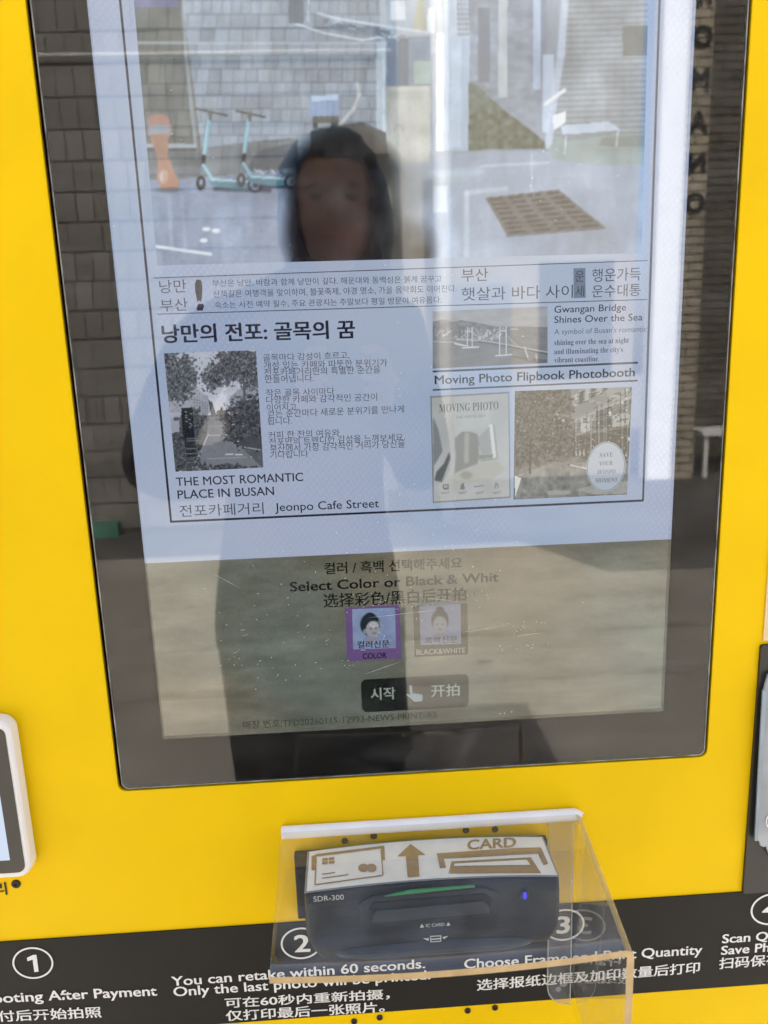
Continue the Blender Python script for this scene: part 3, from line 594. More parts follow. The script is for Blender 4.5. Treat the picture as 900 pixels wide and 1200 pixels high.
# sun glints seen by the booth camera
for a, b, w in (((636, 117), (659, 101), 4), ((180, 287), (245, 297), 3.4), ((178, 285), (165, 283), 2)): p.line([a, b], w, (232, 232, 226), .9, 2)
p.poly([(645, 130), (661, 125), (660, 139), (646, 148)], (226, 230, 218), .85)
for x, y in ((240, 266), (251, 268), (237, 280)): p.oval(x, y, 4.5, 2.6, (226, 236, 244), .9, .7)
for x, y in ((197, 255), (212, 256)): p.line([(x, 226), (x+4, 292)], 4, (178, 190, 214), .3, 3)
g_ = p.rgb.mean(-1, keepdims=True); p.rgb = g_*.42+p.rgb*.58
f_ = (fbm(U, V, 70, 91, 4)-.5)*.26+(fbm(U, V, 9, 92, 3, ax=.25)-.5)*.10+(fbm(U, V, 2.2, 77, 2)-.5)*.06; p.shade(np.ones_like(U), f_); p.rgb = p.rgb+np.clip((fbm(U, V, 50, 95, 3)-.52)*5, 0, 1)[..., None]*12  # haze patches and glass reflection streaks painted over the picture
p.rgb = np.clip((p.rgb-150)*1.28+147, 25, 235)*np.array((.965, 1.0, 1.045)); p.blur(1)
p.build('live_street_view', page, w=.03, label='live camera view of a street with two teal scooters')

# cafe street picture
def crop(x0, y0, k): return lambda x, y: (x0+x/k, y0+y/k)
p = Pic([(192, 414), (300, 410.3), (308.6, 547.8), (205.6, 553)], .7, (168, 180, 198)); U, V = p.U, p.V; C = crop(190, 400, 7.5)
def PP(*a): return [C(x, y) for x, y in a]
p.poly(PP((250, 380), (410, 480), (470, 600), (430, 660), (50, 800), (20, 520)), (148, 156, 172)); p.poly(PP((520, 540), (720, 380), (880, 360), (890, 900), (600, 820)), (140, 146, 160))
p.poly(PP((400, 480), (590, 440), (600, 640), (400, 660)), (178, 186, 200))
p.poly(PP((100, 640), (880, 640), (895, 1130), (110, 1140)), (92, 98, 108))
for i in range(0): p.line([C(430+i*18, 490), C(430+i*18, 640)], .7, (136, 144, 160), .6)
for i in range(0): p.line([C(420, 500+i*24), C(580, 495+i*24)], .7, (136, 144, 160), .6)
for i in range(7): p.line([C(270, 500+i*28), C(420, 545+i*12)], .9, (110, 118, 134), .7)
for i in range(6): p.line([C(280+i*24, 480), C(285+i*22, 760)], .8, (118, 126, 140), .6)
p.poly(PP((400, 500), (440, 530), (480, 660), (430, 660)), (92, 100, 104)); p.poly(PP((480, 600), (550, 600), (550, 655), (470, 655)), (96, 100, 110))
for i in range(5): p.rect(*C(760, 400+i*60), *C(800, 430+i*60), (96, 104, 120), .8)
p.poly(PP((410, 655), (530, 655), (610, 810), (700, 930), (900, 1130), (250, 1150), (390, 810)), (112, 122, 136)); p.shade(np.ones_like(U), (fbm(U, V, 4, 3)-.5)*.10)
p.line([C(535, 660), C(610, 810), C(700, 920), C(860, 950)], 1, (158, 166, 176)); p.line([C(405, 810), C(330, 980), C(255, 1130)], 1.3, (164, 170, 178)); p.line([C(410, 820), C(570, 815)], .9, (156, 164, 174)); p.line([C(400, 1030), C(740, 1015)], .8, (150, 158, 168)); p.line([C(560, 990), C(620, 988)], 1.6, (176, 184, 194)); p.line([C(645, 993), C(705, 992)], 1.6, (176, 184, 194)); p.line([C(410, 740), C(540, 735)], .7, (140, 148, 158))
f1 = fbm(U, V, 5, 61, 4); f2 = fbm(U, V, 2.4, 62, 3)
def leaves(cx, cy, rx, ry, col, th=.5, al=.95, sd=1):
    x, y = C(cx, cy); d = np.sqrt(((U-x)/(rx/7.5))**2+((V-y)/(ry/7.5))**2); f = fbm(U, V, 3.2, 100+sd, 3)
    m = np.clip((f+.55*(1-d)-th)*9, 0, 1); t = np.clip(fbm(U, V, 1.8, 200+sd, 2)*1.6-.3, 0, 1)[..., None]
    c = np.array(col)*(.72+.62*t); m = (m*al)[..., None]; p.rgb = p.rgb*(1-m)+c*m
for i, a in enumerate(((120, 300, 150, 190), (220, 260, 100, 130), (90, 430, 120, 130), (70, 160, 100, 110), (180, 380, 110, 120))): leaves(*a, (88, 98, 104), .5, .95, i)
for i, a in enumerate(((700, 180, 240, 150), (560, 250, 180, 110), (470, 330, 150, 110), (800, 320, 120, 120), (620, 130, 160, 70), (400, 290, 80, 60), (760, 240, 150, 140))): leaves(*a, (92, 92, 104), .55, .95, 10+i)
for i, a in enumerate(((740, 560, 140, 90), (760, 640, 120, 110), (620, 700, 110, 120), (700, 830, 130, 90), (560, 650, 50, 70), (850, 700, 70, 200))): leaves(*a, (78, 80, 88), .48, .95, 30+i)
for i, a in enumerate(((130, 860, 130, 120), (260, 860, 90, 160), (120, 1000, 110, 120), (300, 700, 60, 110), (200, 1080, 130, 70), (560, 1110, 260, 34), (240, 960, 70, 90))): leaves(*a, (72, 82, 88), .48, .95, 50+i)
for k in range(240):
    x, y = (90+rng.rand()*260 if rng.rand() < .45 else 560+rng.rand()*310), 560+rng.rand()*480
    if 560 < x < 640 and y > 840: continue
    c = 60+rng.rand()**2*120; p.rect(*C(x, y), *C(x+4+rng.rand()*14, y+3+rng.rand()*9), (c, c+4, c+10), .6)
for k in range(30):
    x, y = 430+rng.rand()*420, 130+rng.rand()*200; an = rng.rand()*3.14; l = 20+rng.rand()*50; p.line([C(x, y), C(x+l*math.cos(an), y+l*math.sin(an))], .6, (60, 60, 66), .7, .5)
p.line([C(720, 360), C(722, 520)], 3, (96, 96, 108)); p.poly(PP((640, 880), (700, 920), (890, 940), (880, 860), (780, 820)), (76, 84, 94), .8)
p.poly(PP((165, 575), (265, 572), (278, 770), (300, 930), (300, 1010), (215, 1010), (180, 780)), (50, 62, 70)); p.rect(*C(70, 690), *C(150, 790), (140, 152, 172)); p.rect(*C(70, 620), *C(160, 660), (160, 170, 184), .8)
for i in range(9): x, y = 200+rng.rand()*50, 610+i*17; p.line([C(x, y), C(x+14, y+3)], .9, (170, 182, 190), .8)
for y in (850, 870, 940, 985): p.line([C(215, y), C(295, y-4)], .9, (130, 144, 150), .8)
p.grey((.98, 1.0, 1.07), 1.15); p.build('street_photograph', page, w=.02, label='grey photograph of a tree-lined lane')

# bridge picture
p = Pic([(507, 365), (641.7, 359), (641.7, 425.3), (507, 432)], .7, (150, 158, 170)); U, V = p.U, p.V; C = crop(500, 350, 6)
p.put((V > 381+(U-507)*.015)*1.0, (118, 128, 142)); p.put(((V > 398+(U-507)*.12) & (U < 620))*1.0, (128, 132, 132), .8); p.shade(np.ones_like(U), (fbm(U, V, 14, 5, 4, 3)-.5)*.14)
hill = np.interp(U, [507, 520, 530, 540, 560, 580, 600], [377, 374, 377, 375, 378, 382, 384]); p.put(((V > hill) & (V < 394) & (U < 597))*1.0, (118, 124, 130), .9); p.shade(((V > hill) & (V < 394) & (U < 597))*1.0, (fbm(U, V, 4, 8)-.5)*.3)
for i in range(150):
    x = 507+rng.rand()**.8*80; y = 384+rng.rand()*12+(x-507)*.03; w = .8+rng.rand()*2.2; c = 118+rng.rand()*70; p.rect(x, y-rng.rand()*2.5, x+w, y+1, (c, c+4, c+8), .75)
for x in (537, 541.5, 546, 550): p.rect(x, 381+rng.rand(), x+3, 396, (104, 112, 122), .9)
p.line([C(45, 300), C(190, 305), C(330, 345)], 1.2, (172, 174, 168), .8)
p.line([C(210, 285), C(400, 295), C(560, 322), C(700, 350), C(850, 375)], 1.7, (160, 168, 176), .95); p.line([C(360, 300), C(560, 330), C(850, 388)], 1.5, (86, 94, 106), .8)
for tx, ty, by in ((302, 200, 340), (535, 195, 395)):
    for dx in (-16, 16): p.line([C(tx+dx*(1 if tx < 400 else 1.35), ty), C(tx+dx*(1.1 if tx < 400 else 1.5), by)], 1.15, (186, 194, 202))
    p.line([C(tx-18, ty+30), C(tx+18, ty+30)], 1.2, (190, 198, 206))
    p.line([C(tx-50, by+5), C(tx+60, by-2)], 1.7, (190, 194, 190))
cx = np.linspace(0, 1, 12)
for (x0, y0), (x1, y1), sg in (((302, 205), (535, 200), 80), ((535, 200), (700, 350), 40), ((210, 290), (302, 205), 12)):
    pts = [C(x0+(x1-x0)*t, y0+(y1-y0)*t+sg*4*t*(1-t)) for t in cx]; p.line(pts, .6, (176, 184, 192), .8, .5)
p.line([C(688, 340), C(715, 425), C(735, 430)], 1.8, (170, 178, 188)); p.line([C(770, 395), C(775, 435)], 2, (160, 168, 176)); p.line([C(200, 315), C(270, 330)], 2, (190, 192, 186)); p.poly([C(560, 395), C(850, 430), C(850, 460), C(760, 455)], (92, 98, 104), .5); p.line([C(590, 212), C(640, 214)], 1, (176, 184, 190))
p.grey((.99, 1.0, 1.03), 1.15); p.build('bridge_photograph', page, w=.035, label='grey photograph of a suspension bridge over the sea')

# flipbook poster
p = Pic([(504, 463.8), (596.6, 458.4), (598.4, 583.8), (507.2, 590.2)], .7, (172, 180, 186)); U, V = p.U, p.V; C = crop(500, 450, 8)
p.shade(np.ones_like(U), (fbm(U, V, 22, 4)-.5)*.14)
p.poly(PP2 := [C(*q) for q in ((60, 300), (110, 420), (150, 620), (70, 760), (60, 900))], (116, 130, 150), .9)
p.poly([C(*q) for q in ((210, 630), (225, 680), (140, 915), (70, 900), (90, 820), (160, 740))], (96, 104, 110), .9)
p.poly([C(*q) for q in ((265, 500), (330, 440), (400, 440), (470, 460), (490, 520), (490, 620), (480, 740), (400, 770), (260, 830), (270, 700))], (130, 130, 122), .95)
p.poly([C(*q) for q in ((355, 450), (395, 450), (395, 730), (350, 740))], (166, 164, 150), .9); p.poly([C(*q) for q in ((480, 500), (600, 380), (620, 640), (510, 650))], (150, 158, 160)); p.poly([C(*q) for q in ((585, 370), (620, 370), (655, 695), (620, 700))], (208, 212, 210)); p.line([C(625, 375), C(662, 690)], .9, (110, 118, 120)); p.line([C(510, 715), C(655, 690)], .9, (110, 110, 100)); p.poly([C(*q) for q in ((480, 660), (620, 650), (620, 690), (490, 700))], (140, 140, 122))
p.poly([C(*q) for q in ((260, 830), (480, 740), (660, 710), (740, 800), (600, 900), (240, 930))], (178, 176, 150), .8); p.oval(*C(370, 850), 7, 4.5, (146, 138, 118), .9, .7); p.blur(2)
p.rect(*C(150, 935), *C(205, 985), (92, 98, 108)); p.rect(*C(160, 945), *C(196, 968), (160, 166, 170)); p.poly([C(*q) for q in ((310, 985), (320, 940), (345, 915), (358, 985))], (118, 124, 128)); p.line([C(445, 960), C(530, 950)], 1.6, (136, 142, 148)); p.line([C(640, 975), C(650, 925), C(665, 940), (C(668, 970))], 1.1, (120, 128, 136))
for x in (140, 300, 460, 620): p.line([C(x, 1018), C(x+70, 1008)], 1, (120, 128, 136), .8); p.line([C(x+6, 1030), C(x+60, 1022)], .8, (130, 138, 146), .8)
for a, b in (((505, 465.2), (596, 460)), ((596.6, 460), (597.8, 582.4)), ((507.6, 588.6), (597.6, 582.6)), ((505, 465), (507.8, 589))): p.line([a, b], 1.6, (112, 124, 140), .9)
p.grey((1.0, 1.0, .99), 1.0, .6); p.build('poster_picture', page, w=.035, label='framed flipbook poster with a blurred booklet')
YX = YT-.0002
INKP = lcd((108, 108, 104), .035)
T(serif('MOVING PHOTO'), (514.5, 483.6), (584.2, 479.8), 9.6, INKP, page, YX); T('THE MOVIE DAY', (534.5, 490.8), (569.5, 488.6), 3, INKP, page, YX, space=1.3)
# city street picture
p = Pic([(603.4, 458.4), (740.8, 453.4), (734.8, 579.3), (601.8, 585.4)], .7, (104, 108, 108)); U, V = p.U, p.V; C = crop(600, 450, 6)
p.shade(np.ones_like(U), (fbm(U, V, 10, 4)-.5)*.3); Q = lambda *a: [C(*q) for q in a]
p.poly(Q((400, 560), (530, 540), (840, 620), (820, 770), (20, 810), (20, 640), (250, 560)), (128, 126, 114)); p.poly(Q((240, 540), (410, 540), (405, 740), (245, 745)), (122, 120, 108)); p.poly(Q((410, 30), (840, 20), (830, 110), (420, 250)), (118, 126, 130)); p.poly(Q((640, 30), (840, 25), (840, 80), (700, 120)), (140, 144, 140), .7)
for i in range(9):
    x = 430+i*42; y0 = 230-i*22; p.poly(Q((x, y0-150), (x+28, y0-165), (x+28, y0-80), (x, y0-65)), (78, 84, 88) if i % 2 else (150, 154, 152), .8)
for k in range(40):
    x, y = 430+rng.rand()*380, 50+rng.rand()*120; p.line([C(x, y), C(x+10+rng.rand()*25, y-8)], 1, (160, 164, 162) if rng.rand() > .4 else (70, 76, 80), .7)
p.line(Q((420, 260), (600, 190), (840, 90)), 2, (152, 154, 146), .9); p.line(Q((420, 362), (520, 330), (590, 200)), 1.4, (150, 154, 150), .8)
p.poly(Q((590, 190), (700, 150), (700, 300), (590, 310)), (74, 78, 76)); p.oval(*C(687, 205), 2, 3, (178, 180, 172)); p.poly(Q((705, 215), (828, 195), (828, 280), (705, 300)), (148, 150, 142)); p.line(Q((740, 260), (815, 240)), 2, (90, 92, 90), .8); p.poly(Q((480, 240), (545, 225), (545, 325), (480, 335)), (148, 158, 162)); p.rect(*C(500, 235), *C(530, 270), (90, 100, 108))
p.poly(Q((415, 370), (830, 300), (830, 520), (640, 560), (415, 500)), (76, 78, 74), .9)
for x in (470, 555, 590): p.line(Q((x, 230 if x == 555 else 360), (x, 540)), 1.3, (136, 138, 130) if x == 555 else (100, 104, 98))
for k in range(26): x, y = 420+rng.rand()*210, 380+rng.rand()*140; p.rect(*C(x, y), *C(x+8+rng.rand()*22, y+6+rng.rand()*10), tuple(np.array((90, 92, 86))+rng.rand()*50), .7)
p.poly(Q((290, 200), (400, 220), (400, 265), (290, 245)), (150, 156, 158))
def lv(cx, cy, rx, ry, col, th, sd):
    x, y = C(cx, cy); d = np.sqrt(((U-x)/(rx/6))**2+((V-y)/(ry/6))**2); m = np.clip((fbm(U, V, 4, sd, 3)+.5*(1-d)-th)*8, 0, 1); t = np.clip(fbm(U, V, 2, sd+50, 2)*1.7-.35, 0, 1)[..., None]
    c = np.array(col)*(.7+.6*t); m = m[..., None]*.93; p.rgb = p.rgb*(1-m)+c*m
for i, a in enumerate(((120, 160, 190, 170), (240, 110, 170, 110), (90, 330, 120, 130), (270, 320, 150, 130), (330, 430, 110, 100), (60, 480, 110, 80), (180, 430, 120, 100))): lv(*a, (82, 86, 84), .46, 300+i*3)
for k in range(60):
    x, y = 20+rng.rand()*390, 120+rng.rand()*400; c = 120+rng.rand()*55; p.line([C(x, y), C(x+rng.rand()*16-8, y+rng.rand()*10)], .9, (c, c+3, c), .7)
p.line(Q((130, 380), (125, 620)), 2.6, (70, 72, 68)); p.line(Q((110, 470), (50, 600)), 1, (80, 82, 76)); p.line(Q((410, 565), (520, 590)), 1.6, (176, 174, 160))
for k in range(420):   # fronts, signs, blinds and windows running back along the street
    t = rng.rand()**1.4; x = 425+t*405; top = 250-t*230; bot = 520+t*60; q = rng.rand(); y = top+(bot-top)*q; w = (3+rng.rand()*16)*(.35+t); h = (2+rng.rand()*12)*(.35+t); sk = -(.42-q*.55)*w
    c = 52+rng.rand()**1.6*150; p.poly(Q((x, y), (x+w, y+sk), (x+w, y+sk+h), (x, y+h)), (c, c+2, c), .75)
for k in range(14):
    t = rng.rand(); x = 430+t*390; top = 250-t*230; p.line(Q((x, top), (x, 480+t*60)), .8, (60, 62, 60) if k % 2 else (150, 152, 146), .7, .5)
for k in range(9):
    a = rng.rand()*140; p.line(Q((430, 240+a*.4), (830, 60+a*2.2)), .7, (140, 144, 140), .6, .5)
for k in range(46):    # bare branches on the left
    x, y = 40+rng.rand()*300, 60+rng.rand()*380; an = rng.rand()*6.3; l = 12+rng.rand()*46; p.line(Q((x, y), (x+l*math.cos(an)*.5, y+l*math.sin(an)*.5+3), (x+l*math.cos(an), y+l*math.sin(an))), .7+rng.rand(), (44, 48, 46), .8, .5)
for k in range(130):
    x, y = 20+rng.rand()*400, 60+rng.rand()*440; c = 105+rng.rand()*60; p.rect(*C(x, y), *C(x+2+rng.rand()*7, y+2+rng.rand()*5), (c, c+2, c), .75)
for k in range(6): x = 430+k*14; p.poly(Q((x, 470-k*3), (x+10, 470-k*3), (x+10, 500), (x, 500)), (150, 152, 148) if k % 2 else (50, 54, 54), .8)
p.shade((V > C(0, 560)[1])*1.0, (fbm(U, V, 5, 71, 3)-.5)*.35)
p.poly(Q((245, 750), (410, 745), (410, 775), (255, 782)), (160, 158, 140), .6); p.poly(Q((460, 740), (620, 690), (820, 680), (810, 770), (560, 775)), (170, 158, 124), .6)
p.poly(Q((20, 640), (65, 660), (20, 800)), (186, 190, 190), .9); p.grey((.98, 1.0, 1.0), 1.5, .92); p.build('city_photograph', page, w=.035, label='dim photograph of a shopping street with an oval badge')
c = at(710.2, 547, YX); OW = shape('oval_badge', [ell(c.x, c.z, (at(733, 547, YX).x-at(687.4, 547, YX).x)/2, (at(710, 518, YX).z-at(710, 576.4, YX).z)/2)], YX, .0001, lcd((172, 182, 196), .03), page)
ring(710.2, 547, 22, 28.3, .7, YX-.0002, lcd((110, 120, 136)), page, 'badge_rule')
for s, cu, cv, w in (('SAVE', 710.5, 535.5, 15.5), ('YOUR', 710, 545.3, 16), ('JEONPO', 710.4, 555.4, 21.5), ('MOMENT', 710.6, 565.2, 26)): T(serif(s), (cu-w/2, cv+.5), (cu+w/2, cv-.3), 5.2, INK3, page, YX-.0002)

# ---- menu
MI, MI2 = lcd((34, 38, 34), .012), lcd((60, 64, 58), .012)
for s, Lp, Rp, h, b, cap, mt in (
    ('컬러 / 흑백 선택해주세요', (380.6, 673.2), (541.6, 666.2), 14, .02, False, MI), ('Select Color or Black & Whit', (340, 693.2), (584.4, 681.4), 11.4, .022, True, MI),
    ('选择彩色/黑白后开拍', (379.5, 712.4), (546.5, 704.2), 16.5, .016, False, MI), ('매장 번호:TFD20260115-12993-NEWS-PRINT-A3', (285.4, 854.6), (511.5, 841.8), 9.4, .0, False, MI2)):
    T(s, Lp, Rp, h, mt, menu, YT, bold=b, cap=cap)
def quadshape(name, pts, mat, parent, Y, r=0):
    X = [at(*q, Y) for q in pts]; x0, x1 = (X[0].x+X[3].x)/2, (X[1].x+X[2].x)/2; z1, z0 = (X[0].z+X[1].z)/2, (X[2].z+X[3].z)/2
    return shape(name, [rrect(x0, x1, z0, z1, r)], Y, .0001, mat, parent)
cb = quadshape('colour_button', ((404.7, 711.8), (468.7, 709.4), (469.9, 772), (406.4, 775)), lcd((106, 84, 130), .015), disp, YT, .001); cb['label'] = 'purple bordered colour choice tile'
bb = quadshape('monochrome_button', ((484, 709.8), (547.7, 707.4), (548.6, 767), (485.8, 769.8)), lcd((58, 56, 46), .01), disp, YT, .001); bb['label'] = 'dark bordered black and white choice tile'
for par, cs, purple in ((cb, [(412.6, 713.8), (463, 712), (463.9, 759.4), (413.8, 761)], True), (bb, [(491.6, 709.4), (539.6, 707.6), (540.4, 754.4), (492.8, 756)], False)):
    p = Pic(cs, .55, (128, 142, 174) if purple else (112, 116, 136)); U, V = p.U, p.V; ox, oy = cs[0]; D = lambda x, y: (ox+x, oy+y)
    hc = (44, 52, 58) if purple else (52, 52, 56); sk = (150, 150, 158) if purple else (120, 120, 128)
    p.shade(np.ones_like(U), (fbm(U, V, 9, 3)-.5)*.2)
    if purple:
        p.oval(*D(21, 8), 5.5, 4, hc); p.oval(*D(21, 18), 11.5, 13, hc); p.oval(*D(24, 24), 8, 10, sk); p.oval(*D(26, 18), 6, 4, (176, 178, 184), .8, .6); p.oval(*D(15, 26), 2.2, 3, sk, .8); p.oval(*D(26, 28), 2.6, 1.2, (120, 104, 112), .8, .6); p.oval(*D(22, 23), 1.3, .8, (60, 60, 70), .8, .5); p.oval(*D(28, 22), 1.3, .8, (60, 60, 70), .8, .5); p.poly([D(19, 32), D(29, 32), D(31, 40), D(17, 40)], (138, 138, 150), .8)
    else:
        p.oval(*D(24, 5), 4.6, 3.6, hc); p.oval(*D(24, 18), 10, 13, hc); p.oval(*D(24, 23), 8.2, 10.5, sk); p.oval(*D(20.5, 22), 1.6, .9, (74, 74, 80), .8, .5); p.oval(*D(27.5, 22), 1.6, .9, (74, 74, 80), .8, .5); p.oval(*D(24, 28), 2.4, 1, (84, 80, 86), .8, .5); p.oval(*D(24, 25), .9, 1.6, (140, 140, 146), .6, .6); p.poly([D(19, 32), D(29, 32), D(36, 38), D(12, 38)], (110, 110, 118), .7)
    p.blur(1); p.build('portrait', par, w=.015, Y=YX)
T('컬러신문', (419, 760), (456.5, 758.6), 8.6, MI, cb, YX-.0002, bold=.02); T('COLOR', (425, 772.2), (453.2, 770.8), 6.6, MI, cb, YX-.0002, bold=.03, cap=True)
T('흑백신문', (497.8, 754.8), (536.2, 753.2), 8.2, MI2, bb, YX-.0002, bold=.02); T('BLACK&WHITE', (488, 767.4), (545.3, 764.8), 6.4, lcd((150, 150, 140)), bb, YX-.0002, bold=.01, cap=True)
sb = quadshape('start_button', ((422.8, 796.4), (549, 790), (549.6, 829.6), (424.2, 833.6)), lcd((34, 38, 36), .01), disp, YT, .0045); sb['label'] = 'dark rounded start button with a pointing hand'
LG = lcd((150, 158, 152), .02)
T('시작', (434.5, 821), (463.8, 819.4), 14.6, LG, sb, YX, bold=.02); T('开拍', (505.4, 817), (538.7, 815.4), 14.4, LG, sb, YX, bold=.01)
hand = [(479.5, 803), (482.5, 803), (483.4, 813.5), (486, 812), (488, 813.6), (490, 812.6), (492, 814.2), (494.6, 813.6), (495.4, 816.2), (494.6, 821.6), (485.5, 822.4), (481.6, 818.4), (476, 814.6), (477, 812.8), (481, 814.4)]
shape('hand_icon', [px_poly(hand, YX)], YX, .0001, lcd((136, 150, 158)), sb)

# ------------------------------------------------------------------ dust, scratches on the glass
bm = bmesh.new()
def speck(u, v, l, w, a):
    c = at(u, v, YG-.0003); s = (at(u+1, v, YG)-at(u, v, YG)).length; d = Vector((math.cos(a), 0, math.sin(a)))*l*s/2; n_ = Vector((-math.sin(a), 0, math.cos(a)))*w*s/2
    vs = [bm.verts.new(c+k) for k in (-d, n_*.9-d*.2, d*.4+n_, d, -n_*.8+d*.1, -n_-d*.5)]; bm.faces.new(vs)
R2 = random.Random(5)
for cx_, cy_, sx, sy, n_ in ((285, 770, 40, 30, 26), (462, 702, 40, 10, 40), (545, 700, 40, 12, 20), (605, 735, 30, 10, 26), (620, 755, 26, 8, 14), (410, 778, 14, 8, 12), (445, 740, 14, 14, 16), (480, 660, 130, 80, 60), (330, 740, 120, 80, 50), (590, 836, 12, 3, 8), (470, 440, 250, 200, 30), (200, 180, 60, 100, 18), (640, 210, 70, 60, 20)):
    for i in range(int(n_*.7)): speck(R2.gauss(cx_, sx*.55), R2.gauss(cy_, sy*.55), R2.uniform(.6, 2.2) if R2.random() > .08 else R2.uniform(3, 8), R2.uniform(.35, .95), R2.gauss(.1, .5))
for a, b in (((425, 790), (470, 776)), ((430, 722), (520, 716)), ((500, 700), (540, 706)), ((600, 745), (640, 742)), ((540, 740), (600, 733)), ((252, 672), (280, 690))):
    speck((a[0]+b[0])/2, (a[1]+b[1])/2, math.hypot(a[0]-b[0], a[1]-b[1]), .5, -math.atan2(b[1]-a[1], b[0]-a[0]))
o = bmobj('dust_and_scratches', bm, pbr('dust', (.75, .74, .70), .8, .2, Alpha=.45), disp); o['kind'] = 'stuff'

# ------------------------------------------------------------------ card reader
rd = thing('card_reader', 'black card reader with a white arched instruction label and blue light', 'card reader')
RX0, RX1 = -.0905, .0985; RZ = 1.0703+DZ
RC, RH = (RX0+RX1)/2, (RX1-RX0)/2
def arch(x): return .0042*(1-((x-RC)/RH)**2)
boxobj('mounting_plate', (-.1009, .1022, -.007, 0, 1.0090+DZ, 1.0668+DZ), HOUSING, rd, .001)
prof = [(-.0062, RZ-.002), (-.008, RZ-.0006), (-.030, RZ-.0004), (-.0535, RZ-.0006), (-.0565, RZ-.0035), (-.058, RZ-.012), (-.0592, RZ-.028), (-.0585, RZ-.0345), (-.0615, RZ-.0365), (-.0630, RZ-.042), (-.0600, RZ-.050), (-.050, RZ-.056), (-.0062, RZ-.058)]
def loft(name, prof, x0, x1, mat, parent, nx=24, edge=.004, taper=0):
    vs, fs = [], []; m = len(prof)
    xs = [x0]+[x0+edge*.35]+list(np.linspace(x0+edge, x1-edge, nx))+[x1-edge*.35, x1]
    for i, x in enumerate(xs):
        k = .90 if i in (0, len(xs)-1) else (.975 if i in (1, len(xs)-2) else 1)
        for y, z in prof:
            low = max(0, (RZ-.034-z)/.034)*taper; xx = RC+(x-RC)*(1-.17*min(1, low)**.8)
            vs.append((xx, y*k if k == 1 else -.006+(y+.006)*k, z+arch(x)*(1 if z > RZ-.05 else .5)-(1-k)*.006))
    for i in range(len(xs)-1):
        for j in range(m-1): fs.append((i*m+j, (i+1)*m+j, (i+1)*m+j+1, i*m+j+1))
    fs.append(tuple(range(m))[::-1]); fs.append(tuple((len(xs)-1)*m+j for j in range(m)))
    o = pyd(name, vs, fs, mat, parent); bm = bmesh.new(); bm.from_mesh(o.data); bmesh.ops.recalc_face_normals(bm, faces=bm.faces); bm.to_mesh(o.data); bm.free()
    for q in o.data.polygons: q.use_smooth = abs(q.normal.x) < .9
    return o
loft('housing', prof, RX0, RX1, [HOUSING], rd, taper=1)
# label lying on the arched top
def on_top(u, v, lift=0.0):
    x = (CAM + (CR*((u-450)/F)+CD*((v-600)/F)+CF)*1).x
    d = CR*((u-450)/F)+CD*((v-600)/F)+CF; z = RZ+.002
    for _ in range(5): t = (z-CAM.z)/d.z; q = CAM+d*t; z = RZ-.0004+arch(min(max(q.x, RX0), RX1))+lift
    return q
def top_sheet(name, x0, x1, y0, y1, lift, mat, parent, n=30):
    vs = []; 
    for i in range(n+1):
        x = x0+(x1-x0)*i/n
        for y in (y0, y1): vs.append((x, y, RZ-.0004+arch(x)+lift))
    return pyd(name, vs, [(2*i, 2*i+2, 2*i+3, 2*i+1) for i in range(n)], mat, parent, True)
lab = top_sheet('label', RX0+.0022, RX1-.0018, -.0532, -.0085, .0008, LABEL, rd)
top_sheet('label_border', RX0+.0005, RX1-.0005, -.0545, -.0072, .0004, pbr('grey_rim', (.30, .30, .29), .4, .5), rd)
def tp(name, pts, mat=GOLD, lift=.0012, sub=8):
    """print on the label: polygon given in label plan coordinates seen in the photo"""
    P3 = []; n_ = len(pts)
    for i in range(n_):
        a, b = pts[i], pts[(i+1) % n_]
        for k in range(sub): P3.append((a[0]+(b[0]-a[0])*k/sub, a[1]+(b[1]-a[1])*k/sub))
    bm = bmesh.new(); vs = []
    for u, v in P3:
        q = on_top(u, v, lift); vs.append(bm.verts.new(q))
    f = bm.faces.new(vs); bmesh.ops.triangulate(bm, faces=[f]); return bmobj(name, bm, mat, lab)
def tband(name, a, b, w, **k):
    d = Vector((b[0]-a[0], b[1]-a[1])).normalized()*w/2; n_ = Vector((-d.y, d.x)); return tp(name, [(a[0]+n_.x, a[1]+n_.y), (b[0]+n_.x, b[1]+n_.y), (b[0]-n_.x, b[1]-n_.y), (a[0]-n_.x, a[1]-n_.y)], **k)
X4 = lambda x, y: (310+x/5.453, 930+y/5.453)
tp('card_icon', [X4(*q) for q in ((300, 490), (300, 400), (340, 385), (765, 332), (770, 425), (752, 425), (745, 350), (330, 402), (325, 490))])
for a, b in (((330, 410), (322, 580)), ((322, 582), (752, 522)), ((745, 360), (757, 522))): tband('card_icon', X4(*a), X4(*b), 1.4)
for q in ((368, 412, 404, 430), (410, 408, 446, 426), (368, 434, 404, 452), (410, 430, 448, 448)): tp('chip_icon', [X4(q[0], q[1]), X4(q[2], q[1]-3), X4(q[2], q[3]-3), X4(q[0], q[3])], sub=2)
tband('card_icon', X4(368, 515), X4(450, 503), 1.2); tband('card_icon', X4(368, 540), X4(535, 517), 1.2)
for cx_ in (632, 682): c2 = X4(cx_, 474); tp('circle_icon', [(c2[0]+6.3*math.cos(t), c2[1]+4.8*math.sin(t)) for t in np.linspace(0, 2*math.pi, 20, endpoint=False)], sub=1, lift=.0012 if cx_ < 650 else .0014)
X5 = lambda x, y: (400+x/4.5, 960+y/4.5)
tp('arrow_icon', [X5(*q) for q in ((296, 195), (365, 130), (443, 187), (405, 190), (412, 302), (350, 306), (340, 194))])
X6 = lambda x, y: (600+x/4.444, 930+y/4.444)
tp('slot_icon', [X5(503, 180), (605, 993.5), (634, 993), (642.5, 1012), (637, 1014), (630.5, 1000.2), X5(540, 208), X5(553, 255), X5(520, 258)], sub=5)
